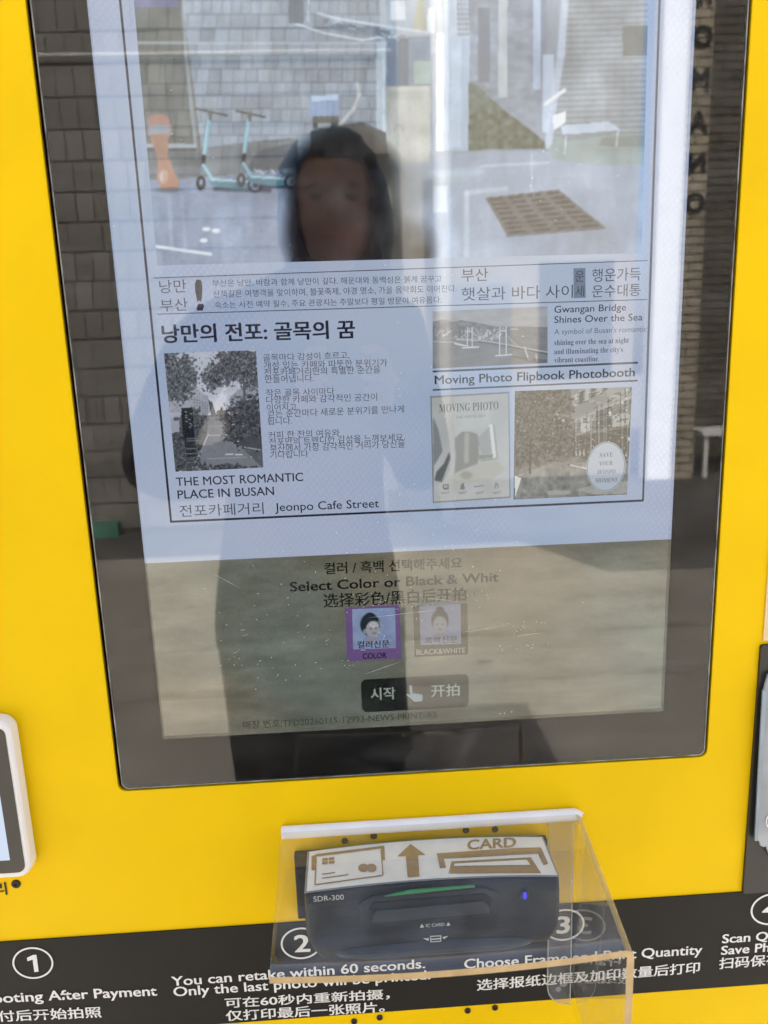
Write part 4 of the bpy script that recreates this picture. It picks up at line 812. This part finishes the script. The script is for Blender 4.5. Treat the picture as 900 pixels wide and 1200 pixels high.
tp('slot_icon', [X5(580, 222), (622, 1004.5), (634, 1023), X5(565, 286)], sub=5); tp('slot_icon', [X5(598, 234), (617, 1007.5), (622, 1013.5), X5(594, 246)], mat=LABEL, lift=.0016, sub=5)
me, a = text_mesh('CARD', .03); Lq, Rq = (547.5, 996), (605, 992.6)
cc = []
for x, y, zo in a:
    t = (x-a[:, 0].min())/(a[:, 0].max()-a[:, 0].min()); w = (y-a[:, 1].min())/(a[:, 1].max()-a[:, 1].min()); cc.append(tuple(on_top(Lq[0]+(Rq[0]-Lq[0])*t, Lq[1]+(Rq[1]-Lq[1])*t-11.8*w, .0012+zo)))
me.vertices.foreach_set('co', np.array(cc).ravel()); me.update(); link('lettering', me, GOLD, lab)
# slot, tray, light
def onfront(u, v, Y): return at(u, v, Y)
sl_ = px_poly(((428, 1062), (440, 1056), (560, 1046.5), (574, 1049), (578, 1060), (572, 1067), (440, 1078), (430, 1076)), -.0602)
shape('slot_surround', [px_poly(((421, 1060), (438, 1050), (566, 1040), (584, 1046), (589, 1062), (580, 1072), (438, 1084), (424, 1080)), -.0598)], -.0606, .004, HOUSING, rd, bev=.0008)
shape('card_slot', [px_poly(((438, 1058), (568, 1047.5), (577, 1054), (574, 1062), (440, 1072), (433, 1066)), -.0612)], -.0613, .002, pbr('slot_black', (.003, .003, .003), .6, .2), rd)
shape('card_tray', [px_poly(((440, 1068), (566, 1056.5), (572, 1062), (574, 1070), (436, 1082)), -.0618)], -.0622, .003, HOUSE2, rd, bev=.0006)
gmt, N_, L_ = newmat('green_light'); e_ = N_.new('ShaderNodeBsdfPrincipled'); e_.inputs['Base Color'].default_value = (.02, .15, .06, 1); e_.inputs['Emission Color'].default_value = (.03, .45, .16, 1); e_.inputs['Emission Strength'].default_value = .03; o_ = N_.new('ShaderNodeOutputMaterial'); L_.new(e_.outputs[0], o_.inputs[0])
shape('green_light_bar', [px_poly(((450, 1050.6), (480, 1043.5), (556, 1037.6), (557, 1039.6), (484, 1047.2)), -.0612)], -.0614, .0012, gmt, rd)
bmt, N_, L_ = newmat('blue_led'); e_ = N_.new('ShaderNodeEmission'); e_.inputs[0].default_value = (.08, .06, .95, 1); e_.inputs[1].default_value = .38; o_ = N_.new('ShaderNodeOutputMaterial'); L_.new(e_.outputs[0], o_.inputs[0])
shape('blue_light', [px_poly([(615+2.2*math.cos(t), 1049.5+4*math.sin(t)) for t in np.linspace(0, 6.283, 16, endpoint=False)], -.0602)], -.0606, .003, bmt, rd)
shape('light_rim', [px_poly([(615.2+5*math.cos(t), 1049.5+5.6*math.sin(t)) for t in np.linspace(0, 6.283, 20, endpoint=False)], -.0600)], -.0602, .003, pbr('deep_blue', (.01, .012, .06), .4, .5), rd)
GRP = pbr('grey_print', (.50, .51, .50), .5, .3)
T('SDR-300', (367.5, 1056.8), (403, 1054.2), 6.2, GRP, rd, -.0607); T('▲ IC CARD ▲', (492, 1087.2), (528, 1084.6), 4.2, GRP, rd, -.0668)
shape('card_symbol', [px_poly(((504, 1096.6), (517, 1095.8), (517, 1103), (504.4, 1103.8)), -.066), px_poly(((505, 1097.4), (516, 1096.7), (516, 1102.2), (505.3, 1102.9)), -.066)], -.0664, .0002, GRP, rd)
shape('card_symbol', [px_poly(((504.4, 1099.6), (517, 1098.6), (517, 1099.8), (504.4, 1100.8)), -.066)], -.0666, .0002, GRP, rd)
for s_ in (((496, 1099.5), (502.6, 1099), (502, 1102)), ((525, 1096.4), (518.6, 1097.8), (520, 1100.4))): shape('arrow_symbol', [px_poly(s_, -.066)], -.0664, .0002, GRP, rd)
# lower lip
bm = bmesh.new()
def low_lip():
    vs, fs = [], []; m = 9; n_ = 26
    for i in range(n_+1):
        t = -1+2*i/n_; x = RC+t*.076; r = math.sqrt(max(0, 1-abs(t)**5))
        for j in range(m):
            a = -math.pi/2+math.pi*j/(m-1); vs.append((x, -.058-.0095*r*math.cos(a), RZ-.0475+arch(x)*.5+.0062*r*math.sin(a)))
    for i in range(n_):
        for j in range(m-1): fs.append((i*m+j, (i+1)*m+j, (i+1)*m+j+1, i*m+j+1))
    return pyd('lower_lip', vs, fs, HOUSE2, rd, True)
low_lip()

# ------------------------------------------------------------------ acrylic guard
def acr(name, tint, k=1.6, haze=.02, edge=False):
    m, N, L = newmat(name)
    g = N.new('ShaderNodeBsdfGlossy'); g.inputs['Roughness'].default_value = .02
    t = N.new('ShaderNodeBsdfTransparent'); t.inputs[0].default_value = (*tint, 1)
    lw = N.new('ShaderNodeLayerWeight'); lw.inputs[0].default_value = .5
    pw = N.new('ShaderNodeMath'); pw.operation = 'POWER'; pw.inputs[1].default_value = 5; L.new(lw.outputs['Facing'], pw.inputs[0])
    ma = N.new('ShaderNodeMath'); ma.operation = 'MULTIPLY_ADD'; ma.inputs[1].default_value = .9; ma.inputs[2].default_value = .04*k; L.new(pw.outputs[0], ma.inputs[0])
    mx = N.new('ShaderNodeMixShader'); L.new(ma.outputs[0], mx.inputs[0]); L.new(t.outputs[0], mx.inputs[1]); L.new(g.outputs[0], mx.inputs[2])
    d = N.new('ShaderNodeBsdfDiffuse'); d.inputs[0].default_value = (.7, .72, .72, 1)
    tc = N.new('ShaderNodeTexCoord'); n = N.new('ShaderNodeTexNoise'); n.inputs['Scale'].default_value = 30; n.inputs['Detail'].default_value = 7; L.new(tc.outputs['Object'], n.inputs['Vector'])
    r = N.new('ShaderNodeMapRange'); r.inputs[1].default_value = .35; r.inputs[2].default_value = .75; r.inputs[3].default_value = haze*.4; r.inputs[4].default_value = haze*1.8; L.new(n.outputs['Fac'], r.inputs[0])
    m2 = N.new('ShaderNodeMixShader'); L.new(r.outputs[0], m2.inputs[0]); L.new(mx.outputs[0], m2.inputs[1]); L.new(d.outputs[0], m2.inputs[2])
    o = N.new('ShaderNodeOutputMaterial'); L.new(m2.outputs[0], o.inputs[0]); return m
ACF = acr('clear_acrylic', (.975, .975, .96), 1.6, .065); ACB = clearmat('acrylic_inner', (.985, .98, .97))
ACE = pbr('cut_acrylic_edge', (.62, .44, .22), .35, .5, noise=.12, nscale=120)
ACFL = acr('flange_acrylic', (.95, .95, .94), 1.6, .05); FROST_HILITE = pbr('frosted_highlight', (.86, .83, .78), .45, .5, noise=.06, nscale=30)  # whitish bend colour carries the sky highlight along with the frosting
guard = thing('acrylic_guard', 'clear acrylic hood with tan cut edges covering the card reader', 'guard')
AZ = 1.0893+DZ; th = .0046
def slab(name, quad, nrm, mats, parent, th=th):
    """quad = 4 corners of the outer face, thickness th along nrm; mats = outer, inner, edges(4)"""
    q = [Vector(v) for v in quad]; q2 = [v+Vector(nrm)*th for v in q]
    me = bpy.data.meshes.new(name); me.from_pydata([tuple(v) for v in q+q2], [], [(0,1,2,3), (7,6,5,4)]+[(i, (i+1) % 4, 4+(i+1) % 4, 4+i) for i in range(4)])
    for m_ in dict.fromkeys(mats): me.materials.append(m_)
    L_ = list(dict.fromkeys(mats))
    for i, pl in enumerate(me.polygons): pl.material_index = L_.index(mats[i])
    return link(name, me, None, parent)
bl, br, fr_, fl = (-.1092, -.006, AZ), (.1242, -.006, AZ), (.1123, -.1465, AZ), (-.1050, -.1475, AZ)
def top_plate():
    vs, fs, mi = [], [], []; nx, ny = 28, 8
    for lay in (0, 1):
        for j in range(ny+1):
            for i in range(nx+1):
                t, q = i/nx, j/ny; a = Vector(fl).lerp(Vector(fr_), t); b = Vector(bl).lerp(Vector(br), t); P_ = a.lerp(b, q)
                sag = .0036*(4*t*(1-t))*(1-q)**1.5
                vs.append((P_.x, P_.y-sag*.3, P_.z-sag-(th if lay else 0)))
    I = lambda lay, j, i: lay*(nx+1)*(ny+1)+j*(nx+1)+i
    for j in range(ny):
        for i in range(nx):
            fs.append((I(0,j,i), I(0,j,i+1), I(0,j+1,i+1), I(0,j+1,i))); mi.append(0); fs.append((I(1,j+1,i), I(1,j+1,i+1), I(1,j,i+1), I(1,j,i))); mi.append(1)
    for i in range(nx): fs.append((I(0,0,i+1), I(0,0,i), I(1,0,i), I(1,0,i+1))); mi.append(2)
    for j in range(ny): fs.append((I(0,j,0), I(0,j+1,0), I(1,j+1,0), I(1,j,0))); mi.append(0)
    o = pyd('top_plate', vs, fs, ACF, guard, True); o.data.materials.append(ACB); o.data.materials.append(ACE)
    for p_, m_ in zip(o.data.polygons, mi): p_.material_index = m_; p_.use_smooth = m_ < 2
top_plate()
# rounded bend along the wall and the flange below it
bm = bmesh.new(); tube(bm, [(-.1095, -.0045, AZ-.0028), (-.108, -.0045, AZ-.0028), (.125, -.0045, AZ-.0028), (.1285, -.006, AZ-.0048)], .0050, 12)
bmobj('frosted_highlight', bm, FROST_HILITE, guard, True)
# side plate with its rounded shoulder at the front
sz0 = AZ-.165
side = [(.1180, -.1465, AZ-.0058), (.1178, -.1465, sz0), (.1246, -.0025, sz0), (.1300, -.0025, AZ-.0058)]
slab('side_plate', side, (-1, 0, 0), (ACF, ACB, ACE, ACB, ACB, ACB), guard)
bm = bmesh.new(); R_ = []
for (x, y) in ((.1180, -.1465), (.1300, -.004)):
    row = []
    for r in (.0058, .0012):
        for k in range(6): a = math.pi/2*k/5; row.append(bm.verts.new((x-.0058+r*math.cos(a), y, AZ-.0058+r*math.sin(a))))
    R_.append(row)
fe = []
for k in range(5): bm.faces.new((R_[0][k], R_[0][k+1], R_[1][k+1], R_[1][k]))
for k in range(5): fe.append(bm.faces.new((R_[0][k], R_[0][k+6], R_[0][k+7], R_[0][k+1])))
for f in fe: f.material_index = 1
bmobj('bent_corner', bm, [pbr('bend_amber', (.62, .45, .20), .25, .6, noise=.1, nscale=60, Alpha=.55), ACE], guard)
# mounting flange with a rounded foot
fz0, fz1 = at(655, 1176, -.003).z, AZ-.006; fx0, fx1 = at(641, 1120, -.003).x, .1242
w_ = (fx1-fx0)
P = [(fx1, fz1), (fx0, fz1)]+[(fx0+w_*.9*(1-math.cos(math.pi/2*k/8)), fz0+w_*.9*(1-math.sin(math.pi/2*k/8))) for k in range(9)]+[(fx1, fz0)]
shape('wall_flange', [P], -.0045, .003, ACFL, guard)
P2 = [(x, z) for x, z in P]; cx0 = (fx0+fx1)/2; cz0 = (fz0+fz1)/2
shape('flange_rim', [P, [(cx0+(x-cx0)*.91, cz0+(z-cz0)*.988) for x, z in P]], -.0048, .0006, pbr('polished_rim', (.6, .6, .58), .2, .6, Alpha=.35), guard)
c3 = at(655, 1150, -.003)
for k, (dx, dz) in enumerate(((-.004, .004), (-.001, -.006), (.003, -.001))): disc('flange_bubble', Vector((c3.x+dx, 0, c3.z+dz)), .0018+.0006*k, -.0046, -.0052, pbr('bubble', (.6, .6, .6), .2, .6, Alpha=.3), guard)

# ------------------------------------------------------------------ payment tablet at the left
tb = thing('payment_tablet', 'white framed tablet with rounded corners at the left edge of the cabinet', 'tablet')
YP = -.013
c1 = at(18, 843, YP); c2 = at(33.5, 1029, YP)
tx1 = (at(16.5, 870, YP).x+at(33, 1005, YP).x)/2; tz1 = at(5, 843.5, YP).z; tz0 = at(10, 1029.5, YP).z
shape('frame', [rrect(tx1-.26, tx1, tz0, tz1, .011, 8)], YP, .0125, WPLAST, tb, bev=.0022)
bx1 = (at(9, 870, YP).x+at(26.5, 1005, YP).x)/2
shape('tablet_glass', [rrect(tx1-.25, bx1, at(5, 1023, YP).z, at(2, 853, YP).z, .006, 8)], YP-.0006, .002, pbr('tablet_black', (.03, .029, .026), .12, .5), tb)
sx1 = (at(0, 935, YP).x+at(12.8, 1006, YP).x)/2
em, N_, L_ = newmat('tablet_pixels'); e_ = N_.new('ShaderNodeEmission'); e_.inputs[0].default_value = (*lin((214, 226, 246)), 1); e_.inputs[1].default_value = ES; o_ = N_.new('ShaderNodeOutputMaterial'); L_.new(e_.outputs[0], o_.inputs[0])
shape('tablet_screen', [rrect(tx1-.24, sx1, at(5, 1007.6, YP).z, at(0, 872, YP).z, 0)], YP-.0009, .0006, em, tb)

# ------------------------------------------------------------------ leaflet pocket at the right
lp = thing('leaflet_pocket', 'black backed clear plastic pocket at the right edge of the cabinet', 'holder')
xA = (at(889, 775).x+at(868.8, 1040).x)/2
lz1 = at(895, 754.6).z; lz0 = strip_top-.0002
shape('back_plate', [rrect(xA, KX1-.02, lz0, lz1, .0022, 5)], -.0030, .0028, pbr('black_card', (.022, .021, .02), .45, .5, noise=.1, nscale=20), lp)
slv = pbr('clear_sleeve', (.36, .39, .42), .16, .8, noise=.25, nscale=18, bump=.6, bscale=25, Alpha=.78)
J = [(883.5, 985), (888.5, 984.6), (890, 990), (894, 992), (896.5, 991), (901, 1003), (905, 1006)]
ptsl = [at(u, v, -.006) for u, v in J]
P = [(q.x, q.z) for q in ptsl]+[(.40, ptsl[-1].z), (.40, at(905, 790, -.006).z), (at(899, 790, -.006).x, at(899, 790, -.006).z), (at(893.5, 812, -.006).x, at(893.5, 812, -.006).z)]
shape('plastic_sleeve', [P], -.0072, .0022, slv, lp, bev=.0006)
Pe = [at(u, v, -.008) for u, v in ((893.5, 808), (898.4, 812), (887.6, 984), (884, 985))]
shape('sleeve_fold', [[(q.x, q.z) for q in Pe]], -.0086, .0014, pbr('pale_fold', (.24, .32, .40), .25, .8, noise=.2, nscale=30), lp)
ring(905, 962, 7.5, 9, 1.4, -.0082, WHITEV, lp, 'printed_ring')
pt = thing('paper_tag', 'cream paper tag on the yellow panel above the black plate', 'paper')
boxobj('paper', (at(897, 700).x, .36, -.0014, -.0004, at(897, 750).z, at(893, 590).z), pbr('cream_paper', (.80, .60, .33), .6, .3, noise=.05, nscale=30), pt)

# ------------------------------------------------------------------ photographer (seen only mirrored in the glass)
person = thing('person', 'person in a dark coat holding up a phone, mirrored in the glass', 'person')
COAT = pbr('dark_coat', (.018, .017, .018), .85, .2, noise=.3, nscale=14, bump=.4, bscale=120); SKIN = pbr('skin', (.24, .145, .11), .6, .25, noise=.05, nscale=30); HAIR = pbr('black_hair', (.012, .010, .009), .45, .4, noise=.3, nscale=60)
def skin(name, J, E, mat, root, sub=2):
    me = bpy.data.meshes.new(name); me.from_pydata([p_[:3] for p_ in J], E, []); ob = bpy.data.objects.new(name, me); COL.objects.link(ob)
    ob.modifiers.new('s', 'SKIN'); sv = me.skin_vertices[0].data
    for i, p_ in enumerate(J): sv[i].radius = (p_[3], p_[4] if len(p_) > 4 else p_[3]); sv[i].use_root = (i == root)
    mo = ob.modifiers.new('u', 'SUBSURF'); mo.levels = sub; mo.render_levels = sub
    bpy.context.view_layer.update(); dg = bpy.context.evaluated_depsgraph_get(); nm = bpy.data.meshes.new_from_object(ob.evaluated_get(dg)); bpy.data.objects.remove(ob)
    nm.materials.clear(); nm.name = name; nm.polygons.foreach_set('use_smooth', [True]*len(nm.polygons)); return link(name, nm, mat, person)
px, py = -.13, -.86
J = [(px, py, .92, .16, .12), (px, py, 1.12, .15, .12), (px+.01, py, 1.30, .17, .125), (px+.02, py+.01, 1.44, .12, .09), (px+.05, py+.03, 1.52, .055),
     (px-.17, py, 1.41, .075), (px-.28, py+.05, 1.18, .062), (px-.12, py+.20, 1.20, .045), (px+.02, py+.27, 1.29, .036),
     (px+.18, py, 1.41, .075), (px+.22, py+.05, 1.17, .062), (px+.20, py+.18, 1.20, .045), (px+.14, py+.27, 1.29, .036),
     (px-.09, py, .82, .11), (px-.10, py, .48, .075), (px-.10, py-.02, .10, .05), (px+.09, py, .82, .11), (px+.10, py, .48, .075), (px+.10, py-.02, .10, .05),
     (px-.10, py+.13, .04, .042), (px+.10, py+.13, .04, .042), (px-.02, py, .70, .16, .13), (px-.02, py, .36, .17, .13)]
E_ = [(0,1),(1,2),(2,3),(3,4),(3,5),(5,6),(6,7),(7,8),(3,9),(9,10),(10,11),(11,12),(0,13),(13,14),(14,15),(0,16),(16,17),(17,18),(15,19),(18,20),(0,21),(21,22)]
skin('coat_and_body', J, E_, COAT, 0)
hc = Vector((-.050, py+.05, 1.618))
bm = bmesh.new(); bmesh.ops.create_uvsphere(bm, u_segments=64, v_segments=48, radius=1)
for v in bm.verts:
    x, y, z = v.co; fr = max(0, y)**.6
    jaw = 1-.34*max(0, -z)**1.5; G = lambda cx, cz, sx, sz: math.exp(-(((x-cx)/sx)**2+((z-cz)/sz)**2))
    d = .017*G(0, -.16, .13, .10)+.009*G(0, .02, .09, .20)-.010*G(-.36, .06, .19, .10)-.010*G(.36, .06, .19, .10)+.006*G(0, -.44, .26, .05)+.006*G(0, -.54, .22, .05)-.003*G(0, -.49, .3, .02)+.005*G(0, .22, .6, .09)+.006*G(0, -.82, .3, .16)+.004*G(-.45, -.22, .2, .2)+.004*G(.45, -.22, .2, .2)
    v.co = (x*.072*jaw+hc.x, y*.090*(1-.10*max(0, -z))+fr*d+hc.y, z*.112+hc.z)
bmobj('head', bm, SKIN, person, True)
from mathutils import noise as mn
bm = bmesh.new(); bmesh.ops.create_uvsphere(bm, u_segments=72, v_segments=60, radius=1)
dl = []
for v in bm.verts:
    x, y, z = v.co.copy()
    n_ = mn.noise(Vector((x*9, y*9, z*2.2)))*.10+mn.noise(Vector((x*3, y*3, z*2)))*.10
    part = .36+.16*abs(x)+n_*1.2
    if y > .22 and z < part and abs(x) < .66+n_*1.6: dl.append(v)
    k = 1+n_; zz = z*.120 if z > -.1 else z*(.120+.16*(-z-.1))
    v.co = (hc.x+x*(.092+.022*max(0, -z))*k, hc.y-.010+y*.101*k*(1 if y < 0 else .96), hc.z+.014+zz)
bmesh.ops.delete(bm, geom=dl, context='VERTS'); bmobj('hair', bm, HAIR, person, True)
for s in (-1, 1):
    bm = bmesh.new(); bmesh.ops.create_uvsphere(bm, u_segments=14, v_segments=10, radius=1)
    for v in bm.verts: v.co = Vector((hc.x+s*.027+v.co.x*.0125, hc.y+.0775+v.co.y*.005, hc.z+.007+v.co.z*.0042))
    bmobj('eye', bm, [pbr('eye_dark', (.10, .07, .06), .4, .3)], person, True)
    bm = bmesh.new(); tube(bm, [(hc.x+s*.013, hc.y+.0845, hc.z+.021), (hc.x+s*.028, hc.y+.0825, hc.z+.025), (hc.x+s*.043, hc.y+.073, hc.z+.020)], .0020, 6); bmobj('eyebrow', bm, HAIR, person, True)
bm = bmesh.new(); tube(bm, [(hc.x-.020, hc.y+.083, hc.z-.054), (hc.x, hc.y+.0895, hc.z-.053), (hc.x+.020, hc.y+.083, hc.z-.054)], .0036, 8); bmobj('lips', bm, [pbr('lips', (.30, .12, .10), .5, .4)], person, True)
for s, wx in ((-1, px+.02), (1, px+.14)):
    w0 = Vector((wx, py+.27, 1.29)); cxp = -.044; side_ = -1 if s < 0 else 1
    J = [(w0.x, w0.y, w0.z, .022, .018), (cxp+side_*.052, -.575, 1.315, .026, .014), (cxp+side_*.050, -.566, 1.345, .028, .013)]; E_ = [(0, 1), (1, 2)]
    for f in range(4):
        b0 = len(J); zf = 1.322+.019*f; l = (.8, .95, 1, .9)[f]
        J += [(cxp+side_*.052, -.560, zf, .0095), (cxp+side_*.050, -.552+.004*l, zf+.002, .0085), (cxp+side_*.034, -.548, zf+.003, .0075), (cxp+side_*(.034-.012*l), -.549, zf+.003, .0065)]; E_ += [(2 if f > 1 else 1, b0), (b0, b0+1), (b0+1, b0+2), (b0+2, b0+3)]
    b0 = len(J); J += [(cxp+side_*.045, -.585, 1.345, .011), (cxp+side_*.030, -.580, 1.362, .0095), (cxp+side_*.015, -.577, 1.375, .008)]; E_ += [(1, b0), (b0, b0+1), (b0+1, b0+2)]
    skin('hand', J, E_, SKIN, 1, 1)
ph = boxobj('mobile_phone', (-.080, -.008, -.571, -.562, 1.275, 1.43), pbr('phone_black', (.02, .02, .022), .2, .5), None, .003)
tag(ph, 'black mobile phone held upright in two hands before the glass', 'phone')
print('objects', len(bpy.data.objects), 'tris', sum(len(o.data.loops)-2*len(o.data.polygons) for o in bpy.data.objects if o.type == 'MESH'))
